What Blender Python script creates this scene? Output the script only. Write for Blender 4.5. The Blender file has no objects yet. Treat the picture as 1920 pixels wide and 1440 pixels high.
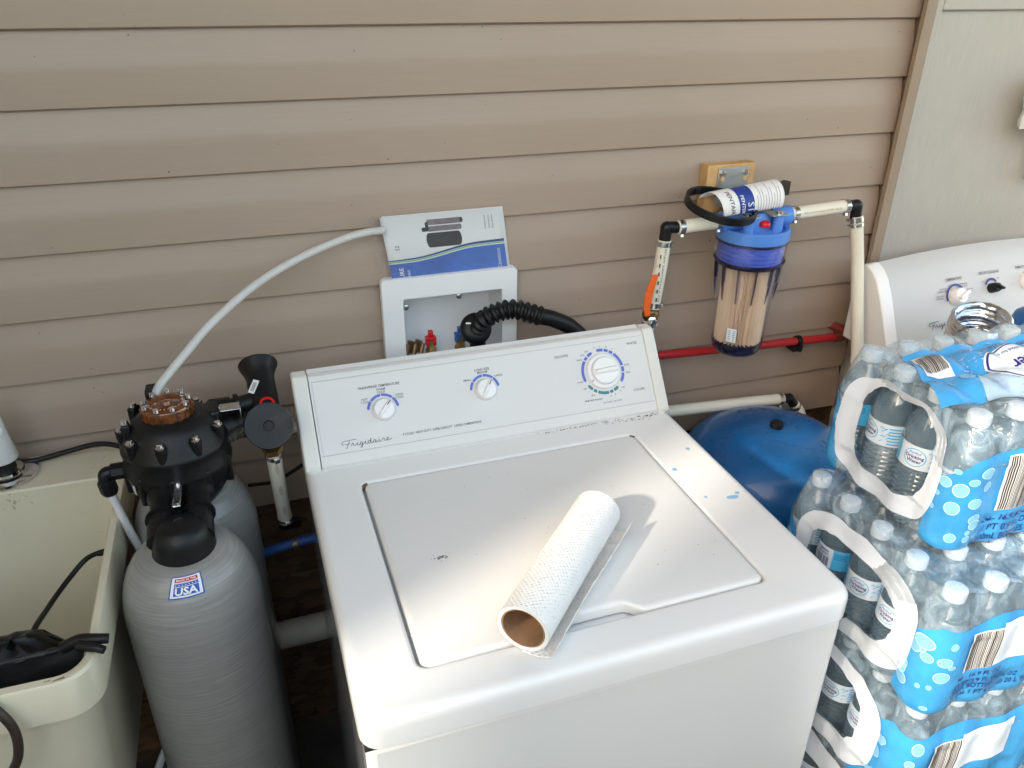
import bpy, bmesh, math, random
from mathutils import Vector, Matrix, noise
PI = math.pi
rnd = random.Random(7)
S = bpy.context.scene
COL = S.collection

# ------------------------------------------------------------------ camera
F_PX = 1497.85                      # focal length in pixels of the 1920 px wide picture
yaw, pitch, roll = 0.32378, 0.48322, 0.00844
cam_d = bpy.data.cameras.new('camera')
cam = bpy.data.objects.new('camera', cam_d)
COL.objects.link(cam)
fw = Vector((math.sin(yaw) * math.cos(pitch), math.cos(yaw) * math.cos(pitch), -math.sin(pitch)))
rt = Vector((math.cos(yaw), -math.sin(yaw), 0))
up = rt.cross(fw)
r2 = rt * math.cos(roll) + up * math.sin(roll)
u2 = -rt * math.sin(roll) + up * math.cos(roll)
mw = Matrix(((r2.x, u2.x, -fw.x, -0.3787), (r2.y, u2.y, -fw.y, -0.6413), (r2.z, u2.z, -fw.z, 1.6766), (0, 0, 0, 1)))
cam.matrix_world = mw
cam_d.sensor_width = 36
cam_d.lens = 36 * F_PX / 1920
cam_d.clip_start = 0.02
cam_d.clip_end = 400
S.camera = cam

# ------------------------------------------------------------------ light
SUN_DIR = Vector((1.0, 0.47, -0.60)).normalized()      # the way the light travels
w = bpy.data.worlds.new('World')
S.world = w
w.use_nodes = True
nt = w.node_tree
nt.nodes.clear()
sky = nt.nodes.new('ShaderNodeTexSky')
sky.sky_type = 'NISHITA'
sky.sun_disc = False
sky.sun_elevation = math.asin(-SUN_DIR.z)
sky.sun_rotation = math.atan2(-SUN_DIR.x, -SUN_DIR.y)
sky.altitude = 200
sky.dust_density = 1.6
bg = nt.nodes.new('ShaderNodeBackground')
bg.inputs['Strength'].default_value = 0.15
out = nt.nodes.new('ShaderNodeOutputWorld')
wm = nt.nodes.new('ShaderNodeMix'); wm.data_type = 'RGBA'; wm.blend_type = 'MULTIPLY'; wm.inputs[0].default_value = 1
wm.inputs[7].default_value = (1.0, 0.83, 0.61, 1)
nt.links.new(sky.outputs[0], wm.inputs[6]); nt.links.new(wm.outputs[2], bg.inputs['Color'])
nt.links.new(bg.outputs[0], out.inputs['Surface'])
sun_d = bpy.data.lights.new('sun', 'SUN')
sun_d.energy = 2.2
sun_d.angle = math.radians(3.0)
sun_d.color = (1.0, 0.90, 0.76)
sun = bpy.data.objects.new('sun', sun_d)
COL.objects.link(sun)
sun.rotation_euler = SUN_DIR.to_track_quat('-Z', 'Y').to_euler()
sun.location = (-3, -2, 4)
S.view_settings.view_transform = 'Standard'
S.view_settings.look = 'None'
S.view_settings.exposure = 2.9
S.view_settings.gamma = 1
S.view_settings.use_curve_mapping = False
S.render.engine = 'CYCLES'
S.cycles.use_denoising = True
S.cycles.max_bounces = 26
S.cycles.diffuse_bounces = 5
S.cycles.glossy_bounces = 4
S.cycles.transmission_bounces = 24
S.cycles.transparent_max_bounces = 40
S.cycles.caustics_refractive = False
S.cycles.caustics_reflective = False

# ------------------------------------------------------------------ helpers
ORIG = {}          # world origin a part's mesh is measured from

def tag(o, label=None, cat=None, group=None, kind=None):
    if label: o['label'] = label
    if cat: o['category'] = cat
    if group: o['group'] = group
    if kind: o['kind'] = kind
    return o

def thing(name, label, cat, loc=(0, 0, 0), rz=0.0, group=None, kind=None):
    o = bpy.data.objects.new(name, None)
    o.empty_display_size = 0.05
    COL.objects.link(o)
    o.location = loc
    o.rotation_euler = (0, 0, rz)
    return tag(o, label, cat, group, kind)

def axis_matrix(origin, direction):
    d = Vector(direction).normalized()
    q = d.to_track_quat('Z', 'Y')
    return Matrix.Translation(Vector(origin)) @ q.to_matrix().to_4x4()

def catmull(pts, n=8):
    P = [Vector(p) for p in pts]
    if len(P) < 3: return P
    P = [P[0] * 2 - P[1]] + P + [P[-1] * 2 - P[-2]]
    out = []
    for i in range(1, len(P) - 2):
        for k in range(n):
            t = k / n
            a, b, c, d = P[i - 1], P[i], P[i + 1], P[i + 2]
            out.append(0.5 * ((2 * b) + (c - a) * t + (2 * a - 5 * b + 4 * c - d) * t * t + (3 * b - a - 3 * c + d) * t ** 3))
    out.append(P[-2])
    return out

_txt = {}
def text_mesh(s, offset=0.0, shear=0.0):
    key = (s, offset, shear)
    if key in _txt: return _txt[key]
    c = bpy.data.curves.new('t', 'FONT')
    c.body = s; c.size = 1.0; c.align_x = 'LEFT'; c.offset = offset; c.shear = shear
    c.resolution_u = 2
    o = bpy.data.objects.new('t', c)
    COL.objects.link(o)
    dg = bpy.context.evaluated_depsgraph_get()
    m = bpy.data.meshes.new_from_object(o.evaluated_get(dg))
    v = [(p.co.x, p.co.y) for p in m.vertices]
    f = [list(p.vertices) for p in m.polygons]
    bpy.data.objects.remove(o); bpy.data.curves.remove(c); bpy.data.meshes.remove(m)
    _txt[key] = (v, f)
    return v, f

class MB:
    def __init__(s): s.v = []; s.f = []; s.m = []
    def add(s, verts, faces, mi=0):
        b = len(s.v)
        s.v += [tuple(p) for p in verts]
        s.f += [tuple(i + b for i in f) for f in faces]
        s.m += [mi] * len(faces)
        return s
    def box(s, x0, x1, y0, y1, z0, z1, mi=0, M=None):
        V = [Vector((x, y, z)) for z in (z0, z1) for y in (y0, y1) for x in (x0, x1)]
        if M is not None: V = [M @ p for p in V]
        return s.add(V, [(0, 2, 3, 1), (4, 5, 7, 6), (0, 1, 5, 4), (2, 6, 7, 3), (0, 4, 6, 2), (1, 3, 7, 5)], mi)
    def lathe(s, prof, n=32, M=None, mi=0, ang=None):
        V = []; F = []
        full = ang is None
        a0, a1 = (0, 2 * PI) if full else ang
        cnt = n if full else n + 1
        for r, z in prof:
            for k in range(cnt):
                a = a0 + (a1 - a0) * k / n
                V.append(Vector((max(r, 1e-5) * math.cos(a), max(r, 1e-5) * math.sin(a), z)))
        for i in range(len(prof) - 1):
            for k in range(n):
                k2 = (k + 1) % cnt
                F.append((i * cnt + k, i * cnt + k2, (i + 1) * cnt + k2, (i + 1) * cnt + k))
        if M is not None: V = [M @ p for p in V]
        return s.add(V, F, mi)
    def cyl(s, p0, p1, r, n=24, mi=0, r1=None):
        p0 = Vector(p0); p1 = Vector(p1)
        L = (p1 - p0).length
        r1 = r if r1 is None else r1
        return s.lathe([(0, 0), (r, 0), (r1, L), (0, L)], n, axis_matrix(p0, p1 - p0), mi)
    def tube(s, pts, r, n=12, mi=0, smooth=8, caps=True):
        P = catmull(pts, smooth) if smooth else [Vector(p) for p in pts]
        N = len(P)
        V = []; F = []
        t = (P[1] - P[0]).normalized()
        nrm = t.orthogonal().normalized()
        for i, p in enumerate(P):
            t2 = (P[min(i + 1, N - 1)] - P[max(i - 1, 0)]).normalized()
            nrm = (nrm - t2 * nrm.dot(t2)).normalized()
            bn = t2.cross(nrm)
            rr = r(i / (N - 1)) if callable(r) else r
            for k in range(n):
                a = 2 * PI * k / n
                V.append(p + nrm * rr * math.cos(a) + bn * rr * math.sin(a))
        for i in range(N - 1):
            for k in range(n):
                k2 = (k + 1) % n
                F.append((i * n + k, i * n + k2, (i + 1) * n + k2, (i + 1) * n + k))
        if caps:
            F.append(tuple(reversed(range(n)))); F.append(tuple((N - 1) * n + k for k in range(n)))
        return s.add(V, F, mi)
    def grid(s, fn, nu, nv, mi=0, keep=None):
        V = [fn(i / nu, j / nv) for j in range(nv + 1) for i in range(nu + 1)]
        F = []
        for j in range(nv):
            for i in range(nu):
                if keep and not keep((i + .5) / nu, (j + .5) / nv): continue
                a = j * (nu + 1) + i
                F.append((a, a + 1, a + nu + 2, a + nu + 1))
        return s.add(V, F, mi)
    def text(s, body, size, fn, mi=0, align=0.5, offset=0.0, shear=0.0, width=None):
        v, f = text_mesh(body, offset, shear)
        if not v: return s
        x0 = min(p[0] for p in v); x1 = max(p[0] for p in v)
        sx = size
        if width: sx = width / (x1 - x0)
        return s.add([fn((p[0] - x0 - align * (x1 - x0)) * sx, p[1] * size) for p in v], f, mi)
    def build(s, name, mat, parent=None, world=False, smooth=40, bevel=None, seg=2, solid=None, subsurf=0):
        V = s.v
        if world and parent is not None:
            o = parent
            L = Vector((0, 0, 0))
            while o is not None:
                L = L + Vector(o.location); o = o.parent
            V = [(p[0] - L.x, p[1] - L.y, p[2] - L.z) for p in V]
        me = bpy.data.meshes.new(name)
        me.from_pydata(V, [], s.f)
        mats = mat if isinstance(mat, (list, tuple)) else [mat]
        for q in mats: me.materials.append(q)
        if any(s.m): me.polygons.foreach_set('material_index', s.m)
        if smooth is not None:
            me.polygons.foreach_set('use_smooth', [True] * len(me.polygons))
            me.update()
            me.set_sharp_from_angle(angle=math.radians(smooth))
        me.update()
        o = bpy.data.objects.new(name, me)
        COL.objects.link(o)
        o.parent = parent
        if solid:
            md = o.modifiers.new('solid', 'SOLIDIFY'); md.thickness = solid; md.offset = 0
        if bevel:
            md = o.modifiers.new('bevel', 'BEVEL'); md.width = bevel; md.segments = seg
            md.limit_method = 'ANGLE'; md.angle_limit = math.radians(35); md.harden_normals = False
        if subsurf:
            md = o.modifiers.new('sub', 'SUBSURF'); md.levels = subsurf; md.render_levels = subsurf
        return o

def copy_tree(o, parent=None):
    c = o.copy(); COL.objects.link(c)
    c.parent = parent
    for ch in list(o.children): copy_tree(ch, c)
    return c

# ------------------------------------------------------------------ materials
def new_mat(name):
    m = bpy.data.materials.new(name); m.use_nodes = True
    return m, m.node_tree, m.node_tree.nodes['Principled BSDF']

def N(nt, t, **kw):
    n = nt.nodes.new(t)
    for k, v in kw.items():
        if k.startswith('i_'): n.inputs[k[2:].replace('_', ' ')].default_value = v
        else: setattr(n, k, v)
    return n

def ramp(nt, fac, stops):
    r = nt.nodes.new('ShaderNodeValToRGB')
    el = r.color_ramp.elements
    while len(el) > 1: el.remove(el[-1])
    el[0].position = stops[0][0]; el[0].color = (*stops[0][1], 1)
    for p, c in stops[1:]:
        e = el.new(p); e.color = (*c, 1)
    nt.links.new(fac, r.inputs[0])
    return r.outputs[0]

def pos(nt, scale=(1, 1, 1), world=True):
    if world:
        g = nt.nodes.new('ShaderNodeNewGeometry'); src = g.outputs['Position']
    else:
        g = nt.nodes.new('ShaderNodeTexCoord'); src = g.outputs['Object']
    mp = nt.nodes.new('ShaderNodeMapping')
    mp.inputs['Scale'].default_value = scale
    nt.links.new(src, mp.inputs[0])
    return mp.outputs[0]

def mat(name, col, rough=0.4, metal=0.0, var=0.0, vscale=12, bump=0.0, bscale=60, bstretch=(1, 1, 1), coat=0.0, trans=0.0, ior=1.45, alpha=1.0, spec=0.5, sss=0.0, rvar=0.0, emis=None):
    m, nt, b = new_mat(name)
    b.inputs['Base Color'].default_value = (*col, 1)
    b.inputs['Roughness'].default_value = rough
    b.inputs['Metallic'].default_value = metal
    b.inputs['Coat Weight'].default_value = coat
    b.inputs['Transmission Weight'].default_value = trans
    b.inputs['IOR'].default_value = ior
    b.inputs['Alpha'].default_value = alpha
    b.inputs['Specular IOR Level'].default_value = spec
    if sss:
        b.inputs['Subsurface Weight'].default_value = sss
        b.inputs['Subsurface Scale'].default_value = 0.004
    if var or rvar:
        n = N(nt, 'ShaderNodeTexNoise', i_Scale=vscale, i_Detail=5.0, i_Roughness=0.6)
        nt.links.new(pos(nt), n.inputs['Vector'])
        if var:
            lo = tuple(c * (1 - var) for c in col); hi = tuple(min(1, c * (1 + var)) for c in col)
            nt.links.new(ramp(nt, n.outputs['Fac'], [(0.3, lo), (0.7, hi)]), b.inputs['Base Color'])
        if rvar:
            nt.links.new(ramp(nt, n.outputs['Fac'], [(0.3, (max(0, rough - rvar),) * 3), (0.7, (rough + rvar,) * 3)]), b.inputs['Roughness'])
    if bump:
        n = N(nt, 'ShaderNodeTexNoise', i_Scale=bscale, i_Detail=4.0)
        nt.links.new(pos(nt, bstretch), n.inputs['Vector'])
        bp = N(nt, 'ShaderNodeBump', i_Strength=bump, i_Distance=0.002)
        nt.links.new(n.outputs['Fac'], bp.inputs['Height'])
        nt.links.new(bp.outputs[0], b.inputs['Normal'])
    return m

def specks(m, col, scale, thr, amount=1.0):
    """small dark marks over an existing material"""
    nt = m.node_tree; b = nt.nodes['Principled BSDF']
    n = N(nt, 'ShaderNodeTexNoise', i_Scale=scale, i_Detail=2.0)
    n2 = N(nt, 'ShaderNodeTexNoise', i_Scale=scale * 0.09, i_Detail=2.0)
    p = pos(nt)
    nt.links.new(p, n.inputs['Vector']); nt.links.new(p, n2.inputs['Vector'])
    mu = N(nt, 'ShaderNodeMath', operation='MULTIPLY'); nt.links.new(n.outputs['Fac'], mu.inputs[0]); nt.links.new(n2.outputs['Fac'], mu.inputs[1])
    r = ramp(nt, mu.outputs[0], [(thr, (0, 0, 0)), (thr + 0.012, (amount,) * 3)])
    mx = N(nt, 'ShaderNodeMix', data_type='RGBA')
    nt.links.new(r, mx.inputs[0])
    src = b.inputs['Base Color']
    if src.links: nt.links.new(src.links[0].from_socket, mx.inputs[6])
    else: mx.inputs[6].default_value = src.default_value
    mx.inputs[7].default_value = (*col, 1)
    nt.links.new(mx.outputs[2], b.inputs['Base Color'])
    return m

def siding_mat():
    m, nt, b = new_mat('vinyl_siding')
    p = pos(nt, (0.9, 1, 26))
    n = N(nt, 'ShaderNodeTexNoise', i_Scale=9.0, i_Detail=8.0, i_Roughness=0.68)
    nt.links.new(p, n.inputs['Vector'])
    n2 = N(nt, 'ShaderNodeTexNoise', i_Scale=2.2, i_Detail=4.0)
    nt.links.new(pos(nt), n2.inputs['Vector'])
    c1 = ramp(nt, n2.outputs['Fac'], [(0.3, (0.355, 0.272, 0.212)), (0.7, (0.392, 0.303, 0.240))])
    c2 = ramp(nt, n.outputs['Fac'], [(0.35, (0.965,) * 3), (0.65, (1.0,) * 3)])
    mx = N(nt, 'ShaderNodeMix', data_type='RGBA', blend_type='MULTIPLY'); mx.inputs[0].default_value = 1
    nt.links.new(c1, mx.inputs[6]); nt.links.new(c2, mx.inputs[7])
    # dust and grime spots
    n3 = N(nt, 'ShaderNodeTexNoise', i_Scale=140.0, i_Detail=1.0); nt.links.new(pos(nt), n3.inputs['Vector'])
    d = ramp(nt, n3.outputs['Fac'], [(0.80, (0, 0, 0)), (0.82, (1, 1, 1))])
    mx2 = N(nt, 'ShaderNodeMix', data_type='RGBA')
    nt.links.new(d, mx2.inputs[0]); nt.links.new(mx.outputs[2], mx2.inputs[6]); mx2.inputs[7].default_value = (0.07, 0.055, 0.04, 1)
    nt.links.new(mx2.outputs[2], b.inputs['Base Color'])
    b.inputs['Roughness'].default_value = 0.42
    bp = N(nt, 'ShaderNodeBump', i_Strength=0.22, i_Distance=0.0012)
    nt.links.new(n.outputs['Fac'], bp.inputs['Height']); nt.links.new(bp.outputs[0], b.inputs['Normal'])
    return m
M_SIDING = siding_mat()
M_TRIM = mat('vinyl_trim', (0.29, 0.225, 0.17), 0.4, var=0.06)

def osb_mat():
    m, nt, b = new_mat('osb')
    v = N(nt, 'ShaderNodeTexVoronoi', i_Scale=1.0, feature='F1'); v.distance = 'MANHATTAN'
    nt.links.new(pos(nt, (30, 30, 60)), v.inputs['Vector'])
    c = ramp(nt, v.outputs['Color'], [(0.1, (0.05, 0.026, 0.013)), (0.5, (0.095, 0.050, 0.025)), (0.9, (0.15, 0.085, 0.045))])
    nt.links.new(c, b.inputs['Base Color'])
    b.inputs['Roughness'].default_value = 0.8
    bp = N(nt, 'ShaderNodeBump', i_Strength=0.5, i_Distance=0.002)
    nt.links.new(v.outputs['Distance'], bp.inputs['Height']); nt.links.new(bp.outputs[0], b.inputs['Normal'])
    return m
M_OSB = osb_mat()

M_ENAMEL = mat('white_enamel', (0.80, 0.80, 0.79), 0.27, coat=0.25, bump=0.06, bscale=500)
M_LID = mat('lid_enamel', (0.74, 0.735, 0.72), 0.26, coat=0.2, bump=0.08, bscale=450)
M_SIDE_REFL = mat('side_reflection_grey', (0.20, 0.21, 0.23), 0.22, coat=0.4)  # dark reflections on the white cabinet side, put into the colour
M_CONSOLE = mat('console_plastic', (0.68, 0.675, 0.66), 0.38, bump=0.05, bscale=700)
M_ENDCAP = mat('aged_white_plastic', (0.69, 0.68, 0.63), 0.33, var=0.03, vscale=6)
M_FASCIA = mat('fascia_sheet', (0.665, 0.66, 0.65), 0.33)
M_KNOB = mat('knob_plastic', (0.80, 0.80, 0.80), 0.25)
M_INK = mat('grey_ink', (0.06, 0.06, 0.08), 0.6)
M_DARK = mat('dark_gap', (0.015, 0.015, 0.015), 0.7)
M_BLUEINK = mat('blue_print', (0.10, 0.16, 0.55), 0.5)
M_TEAL = mat('teal_print', (0.05, 0.22, 0.25), 0.5)
M_BLACK = mat('black_plastic', (0.007, 0.007, 0.008), 0.40, spec=0.38, rvar=0.1, vscale=30, bump=0.12, bscale=260)
M_RUBBER = mat('black_rubber', (0.007, 0.007, 0.008), 0.45, spec=0.4, bump=0.1, bscale=200)
M_STEEL = mat('stainless_steel', (0.62, 0.61, 0.59), 0.25, 1.0, rvar=0.08, vscale=60)
M_CHROME = mat('chrome', (0.75, 0.75, 0.75), 0.1, 1.0)
M_BRASS = mat('brass', (0.55, 0.36, 0.15), 0.35, 1.0, var=0.2, vscale=50)
M_OLDBRASS = mat('tarnished_brass', (0.25, 0.16, 0.08), 0.45, 0.9, var=0.35, vscale=60)
M_PEX = mat('ivory_pex_pipe', (0.73, 0.69, 0.58), 0.3, var=0.03, sss=0.1)
M_PVC = mat('dusty_pvc_pipe', (0.52, 0.48, 0.40), 0.5, var=0.1)
M_WTUBE = mat('white_poly_tube', (0.74, 0.73, 0.72), 0.3, sss=0.2)
M_RED = mat('red_pex', (0.42, 0.018, 0.022), 0.35)
M_REDB = mat('red_button', (0.6, 0.012, 0.015), 0.2)
M_BLUEPEX = mat('blue_pex', (0.03, 0.12, 0.42), 0.4)
M_CAPBLUE = mat('filter_blue', (0.09, 0.25, 0.68), 0.35, coat=0.1)
M_ORANGE = mat('orange_grip', (0.75, 0.12, 0.02), 0.4)
M_WOOD = mat('pine', (0.55, 0.34, 0.15), 0.6, var=0.25, vscale=18, bump=0.3, bscale=30, bstretch=(1, 1, 14))
M_ZINC = mat('zinc_plate', (0.50, 0.53, 0.54), 0.4, 0.8, rvar=0.12, vscale=40)
M_BOX = mat('outlet_box_plastic', (0.78, 0.79, 0.80), 0.35)
M_PAPER = mat('paper', (0.80, 0.80, 0.80), 0.6)
M_CREAM = mat('cream_polymer', (0.70, 0.635, 0.475), 0.35, var=0.06, vscale=5, bump=0.05, bscale=150)
M_CREAM = specks(M_CREAM, (0.22, 0.14, 0.07), 120, 0.43, 0.45)
M_WHITEP = mat('white_plastic', (0.75, 0.75, 0.73), 0.35)
M_CARD = mat('cardboard', (0.30, 0.17, 0.09), 0.8, var=0.15, vscale=60)
M_NAVY = mat('navy_print', (0.02, 0.05, 0.27), 0.45)
M_GREENP = mat('green_print', (0.18, 0.55, 0.20), 0.45)
M_BLUEP = mat('cover_blue', (0.03, 0.13, 0.50), 0.3, var=0.25, vscale=9)
M_GREYP = mat('grey_print', (0.20, 0.17, 0.18), 0.5, var=0.35, vscale=60)
M_BLKP = mat('black_print', (0.02, 0.02, 0.022), 0.5)
M_WHITEINK = mat('white_ink', (0.8, 0.8, 0.8), 0.5)
M_REDINK = mat('red_ink', (0.55, 0.02, 0.02), 0.5)
M_USABLUE = mat('sticker_blue', (0.01, 0.09, 0.40), 0.4)
M_BROWNHOSE = mat('brown_hose', (0.035, 0.022, 0.017), 0.45)
M_DRYER = mat('dryer_enamel', (0.74, 0.74, 0.72), 0.3, bump=0.04, bscale=500)
M_DETBLUE = mat('blue_bottle_plastic', (0.02, 0.13, 0.42), 0.3)
M_FLOOR = mat('floor_concrete', (0.07, 0.06, 0.05), 0.85, var=0.4, vscale=9, bump=0.4, bscale=40)
M_BLOCKER = mat('light_blocker_paint', (0.62, 0.56, 0.48), 0.7, var=0.05)  # for the unseen roof and left wall added to block light
M_GROUND = mat('outdoor_ground', (0.13, 0.12, 0.09), 0.9, var=0.3, vscale=1.2)
M_PIPECLAMP = M_STEEL


def tank_mat():
    m, nt, b = new_mat('wound_fibreglass')
    p = pos(nt, (1, 1, 1), world=False)
    wv = N(nt, 'ShaderNodeTexNoise', i_Scale=1.0, i_Detail=6.0, i_Roughness=0.6)
    mp = pos(nt, (9, 9, 420), world=False)
    nt.links.new(mp, wv.inputs['Vector'])
    # slanted windings
    mp2 = nt.nodes.new('ShaderNodeMapping'); mp2.inputs['Rotation'].default_value = (0.35, 0.25, 0); mp2.inputs['Scale'].default_value = (12, 12, 520)
    nt.links.new(p, mp2.inputs[0])
    w2 = N(nt, 'ShaderNodeTexNoise', i_Scale=1.0, i_Detail=5.0); nt.links.new(mp2.outputs[0], w2.inputs['Vector'])
    mp3 = nt.nodes.new('ShaderNodeMapping'); mp3.inputs['Rotation'].default_value = (-0.9, 0.7, 0); mp3.inputs['Scale'].default_value = (14, 14, 330)
    nt.links.new(p, mp3.inputs[0])
    w3 = N(nt, 'ShaderNodeTexNoise', i_Scale=1.0, i_Detail=5.0); nt.links.new(mp3.outputs[0], w3.inputs['Vector'])
    ad = N(nt, 'ShaderNodeMath', operation='ADD'); nt.links.new(wv.outputs['Fac'], ad.inputs[0]); nt.links.new(w2.outputs['Fac'], ad.inputs[1])
    ad2 = N(nt, 'ShaderNodeMath', operation='ADD'); nt.links.new(ad.outputs[0], ad2.inputs[0]); nt.links.new(w3.outputs['Fac'], ad2.inputs[1])
    dv = N(nt, 'ShaderNodeMath', operation='DIVIDE'); nt.links.new(ad2.outputs[0], dv.inputs[0]); dv.inputs[1].default_value = 3
    c = ramp(nt, dv.outputs[0], [(0.36, (0.215, 0.21, 0.195)), (0.50, (0.26, 0.255, 0.24)), (0.66, (0.325, 0.32, 0.305))])
    nt.links.new(c, b.inputs['Base Color'])
    b.inputs['Roughness'].default_value = 0.3
    b.inputs['Coat Weight'].default_value = 0.6
    b.inputs['Coat Roughness'].default_value = 0.12
    bp = N(nt, 'ShaderNodeBump', i_Strength=0.55, i_Distance=0.0025)
    nt.links.new(dv.outputs[0], bp.inputs['Height']); nt.links.new(bp.outputs[0], b.inputs['Normal']); nt.links.new(bp.outputs[0], b.inputs['Coat Normal'])
    return m
M_TANK = tank_mat()
M_BLUETANK = mat('blue_enamel_tank', (0.008, 0.105, 0.31), 0.3, coat=0.25, rvar=0.12, vscale=9, var=0.25, bump=0.05, bscale=120)

def panel_mat():
    m, nt, b = new_mat('painted_woodgrain_panel')
    n = N(nt, 'ShaderNodeTexNoise', i_Scale=10.0, i_Detail=7.0, i_Roughness=0.65)
    nt.links.new(pos(nt, (30, 1, 1.3)), n.inputs['Vector'])
    c = ramp(nt, n.outputs['Fac'], [(0.3, (0.39, 0.37, 0.338)), (0.7, (0.44, 0.42, 0.385))])
    nt.links.new(c, b.inputs['Base Color'])
    b.inputs['Roughness'].default_value = 0.42
    bp = N(nt, 'ShaderNodeBump', i_Strength=0.5, i_Distance=0.0016)
    nt.links.new(n.outputs['Fac'], bp.inputs['Height']); nt.links.new(bp.outputs[0], b.inputs['Normal'])
    return m
M_PANEL = panel_mat()

def clear_mat(name, tint, gloss_tint=(1, 1, 1), base=0.06, haze=0.06, rough=0.06, bump=0.0, bscale=20, bst=(1, 1, 1), fres=1.45, fmul=1.0, hazecol=(0.8, 0.85, 0.9), var=0.0, refr=0.0, rior=1.33):
    """thin clear plastic: see-through with fresnel gloss and a trace of milkiness"""
    m = bpy.data.materials.new(name); m.use_nodes = True
    nt = m.node_tree; nt.nodes.clear()
    o = nt.nodes.new('ShaderNodeOutputMaterial')
    tr = nt.nodes.new('ShaderNodeBsdfTransparent'); tr.inputs[0].default_value = (*tint, 1)
    gl = nt.nodes.new('ShaderNodeBsdfGlossy'); gl.inputs['Color'].default_value = (*gloss_tint, 1); gl.inputs['Roughness'].default_value = rough
    df = nt.nodes.new('ShaderNodeBsdfDiffuse'); df.inputs[0].default_value = (*hazecol, 1)
    fr = nt.nodes.new('ShaderNodeLayerWeight'); fr.inputs['Blend'].default_value = 0.5
    pw = N(nt, 'ShaderNodeMath', operation='POWER'); pw.inputs[1].default_value = 3.5
    nt.links.new(fr.outputs['Facing'], pw.inputs[0])
    ma = N(nt, 'ShaderNodeMath', operation='MULTIPLY_ADD'); ma.inputs[1].default_value = fmul * 0.6; ma.inputs[2].default_value = base; ma.use_clamp = True
    nt.links.new(pw.outputs[0], ma.inputs[0])
    first = tr.outputs[0]
    if refr:
        gs = nt.nodes.new('ShaderNodeBsdfRefraction'); gs.inputs['IOR'].default_value = rior; gs.inputs['Roughness'].default_value = 0.0; gs.inputs['Color'].default_value = (*tint, 1)
        mr = nt.nodes.new('ShaderNodeMixShader'); mr.inputs[0].default_value = refr
        nt.links.new(tr.outputs[0], mr.inputs[1]); nt.links.new(gs.outputs[0], mr.inputs[2]); first = mr.outputs[0]
    m1 = nt.nodes.new('ShaderNodeMixShader'); m1.inputs[0].default_value = haze
    nt.links.new(first, m1.inputs[1]); nt.links.new(df.outputs[0], m1.inputs[2])
    m2 = nt.nodes.new('ShaderNodeMixShader')
    nt.links.new(ma.outputs[0], m2.inputs[0]); nt.links.new(m1.outputs[0], m2.inputs[1]); nt.links.new(gl.outputs[0], m2.inputs[2])
    nt.links.new(m2.outputs[0], o.inputs[0])
    if bump:
        n = N(nt, 'ShaderNodeTexNoise', i_Scale=bscale, i_Detail=3.0, i_Distortion=1.0); nt.links.new(pos(nt, bst), n.inputs['Vector'])
        bp = N(nt, 'ShaderNodeBump', i_Strength=bump, i_Distance=0.006); nt.links.new(n.outputs['Fac'], bp.inputs['Height'])
        nt.links.new(bp.outputs[0], gl.inputs['Normal']); nt.links.new(bp.outputs[0], fr.inputs['Normal'])
        if refr: nt.links.new(bp.outputs[0], gs.inputs['Normal'])
        if var:
            r = ramp(nt, n.outputs['Fac'], [(0.45, (haze,) * 3), (0.7, (haze + var,) * 3)])
            nt.links.new(r, m1.inputs[0])
    return m
M_FILM = clear_mat('shrink_film', (0.955, 0.98, 1.0), base=0.10, haze=0.13, rough=0.06, hazecol=(0.62, 0.84, 1.0), bump=1.0, bscale=34, fmul=1.2, var=0.30)
M_BOTTLE = clear_mat('water_bottle_pet', (0.93, 0.975, 1.0), base=0.08, haze=0.11, rough=0.04, refr=0.5, rior=1.30, fmul=1.2, hazecol=(0.48, 0.76, 0.97))
M_SUMP = clear_mat('clear_sump', (0.93, 0.92, 0.97), base=0.04, haze=0.04, rough=0.05, fmul=1.1)
M_SUMPEDGE = clear_mat('smoky_sump_rib', (0.30, 0.28, 0.42), base=0.06, haze=0.1, rough=0.06, hazecol=(0.1, 0.08, 0.2))
M_SLEEVE = clear_mat('plastic_sleeve', (0.92, 0.92, 0.92), base=0.03, haze=0.06, rough=0.12, bump=0.4, bscale=30, fmul=1.0, hazecol=(0.75, 0.75, 0.75))
M_MILKTUBE = mat('milky_tubing', (0.72, 0.72, 0.71), 0.2, alpha=0.62, sss=0.1, coat=0.3)
M_AMBER = mat('amber_plastic', (0.13, 0.040, 0.010), 0.12, var=0.6, vscale=60, coat=0.4)
M_CAPWHITE = mat('bottle_cap', (0.72, 0.77, 0.82), 0.35, sss=0.3)
M_PRINTBLUE = mat('film_print_blue', (0.055, 0.385, 0.80), 0.20, alpha=0.84, var=0.18, vscale=16, bump=1.0, bscale=34, bstretch=(1.6, 1.6, 0.5), coat=0.3)
M_BUBBLE = mat('film_print_bubble', (0.26, 0.60, 0.88), 0.25, alpha=0.9, bump=0.6, bscale=34, coat=0.3)
M_BUBRIM = mat('film_print_bubble_rim', (0.50, 0.78, 0.93), 0.25)
M_HANDLE = mat('white_film_print', (0.74, 0.80, 0.88), 0.3, alpha=0.97, bump=0.8, bscale=24, var=0.03)
M_BANDFILM = clear_mat('stretched_white_film', (0.9, 0.93, 0.96), base=0.05, haze=0.5, rough=0.12, bump=1.0, bscale=30, bst=(0.3, 0.3, 2.5))
M_LABELW = mat('bottle_label', (0.70, 0.77, 0.84), 0.35)
M_LABELB = mat('bottle_label_blue', (0.08, 0.48, 0.80), 0.35)
M_NAVYINK = mat('navy_ink', (0.012, 0.012, 0.16), 0.4)
M_SPLASH = mat('film_print_splash', (0.33, 0.42, 0.68), 0.35, alpha=0.9, var=0.5, vscale=60)
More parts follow.
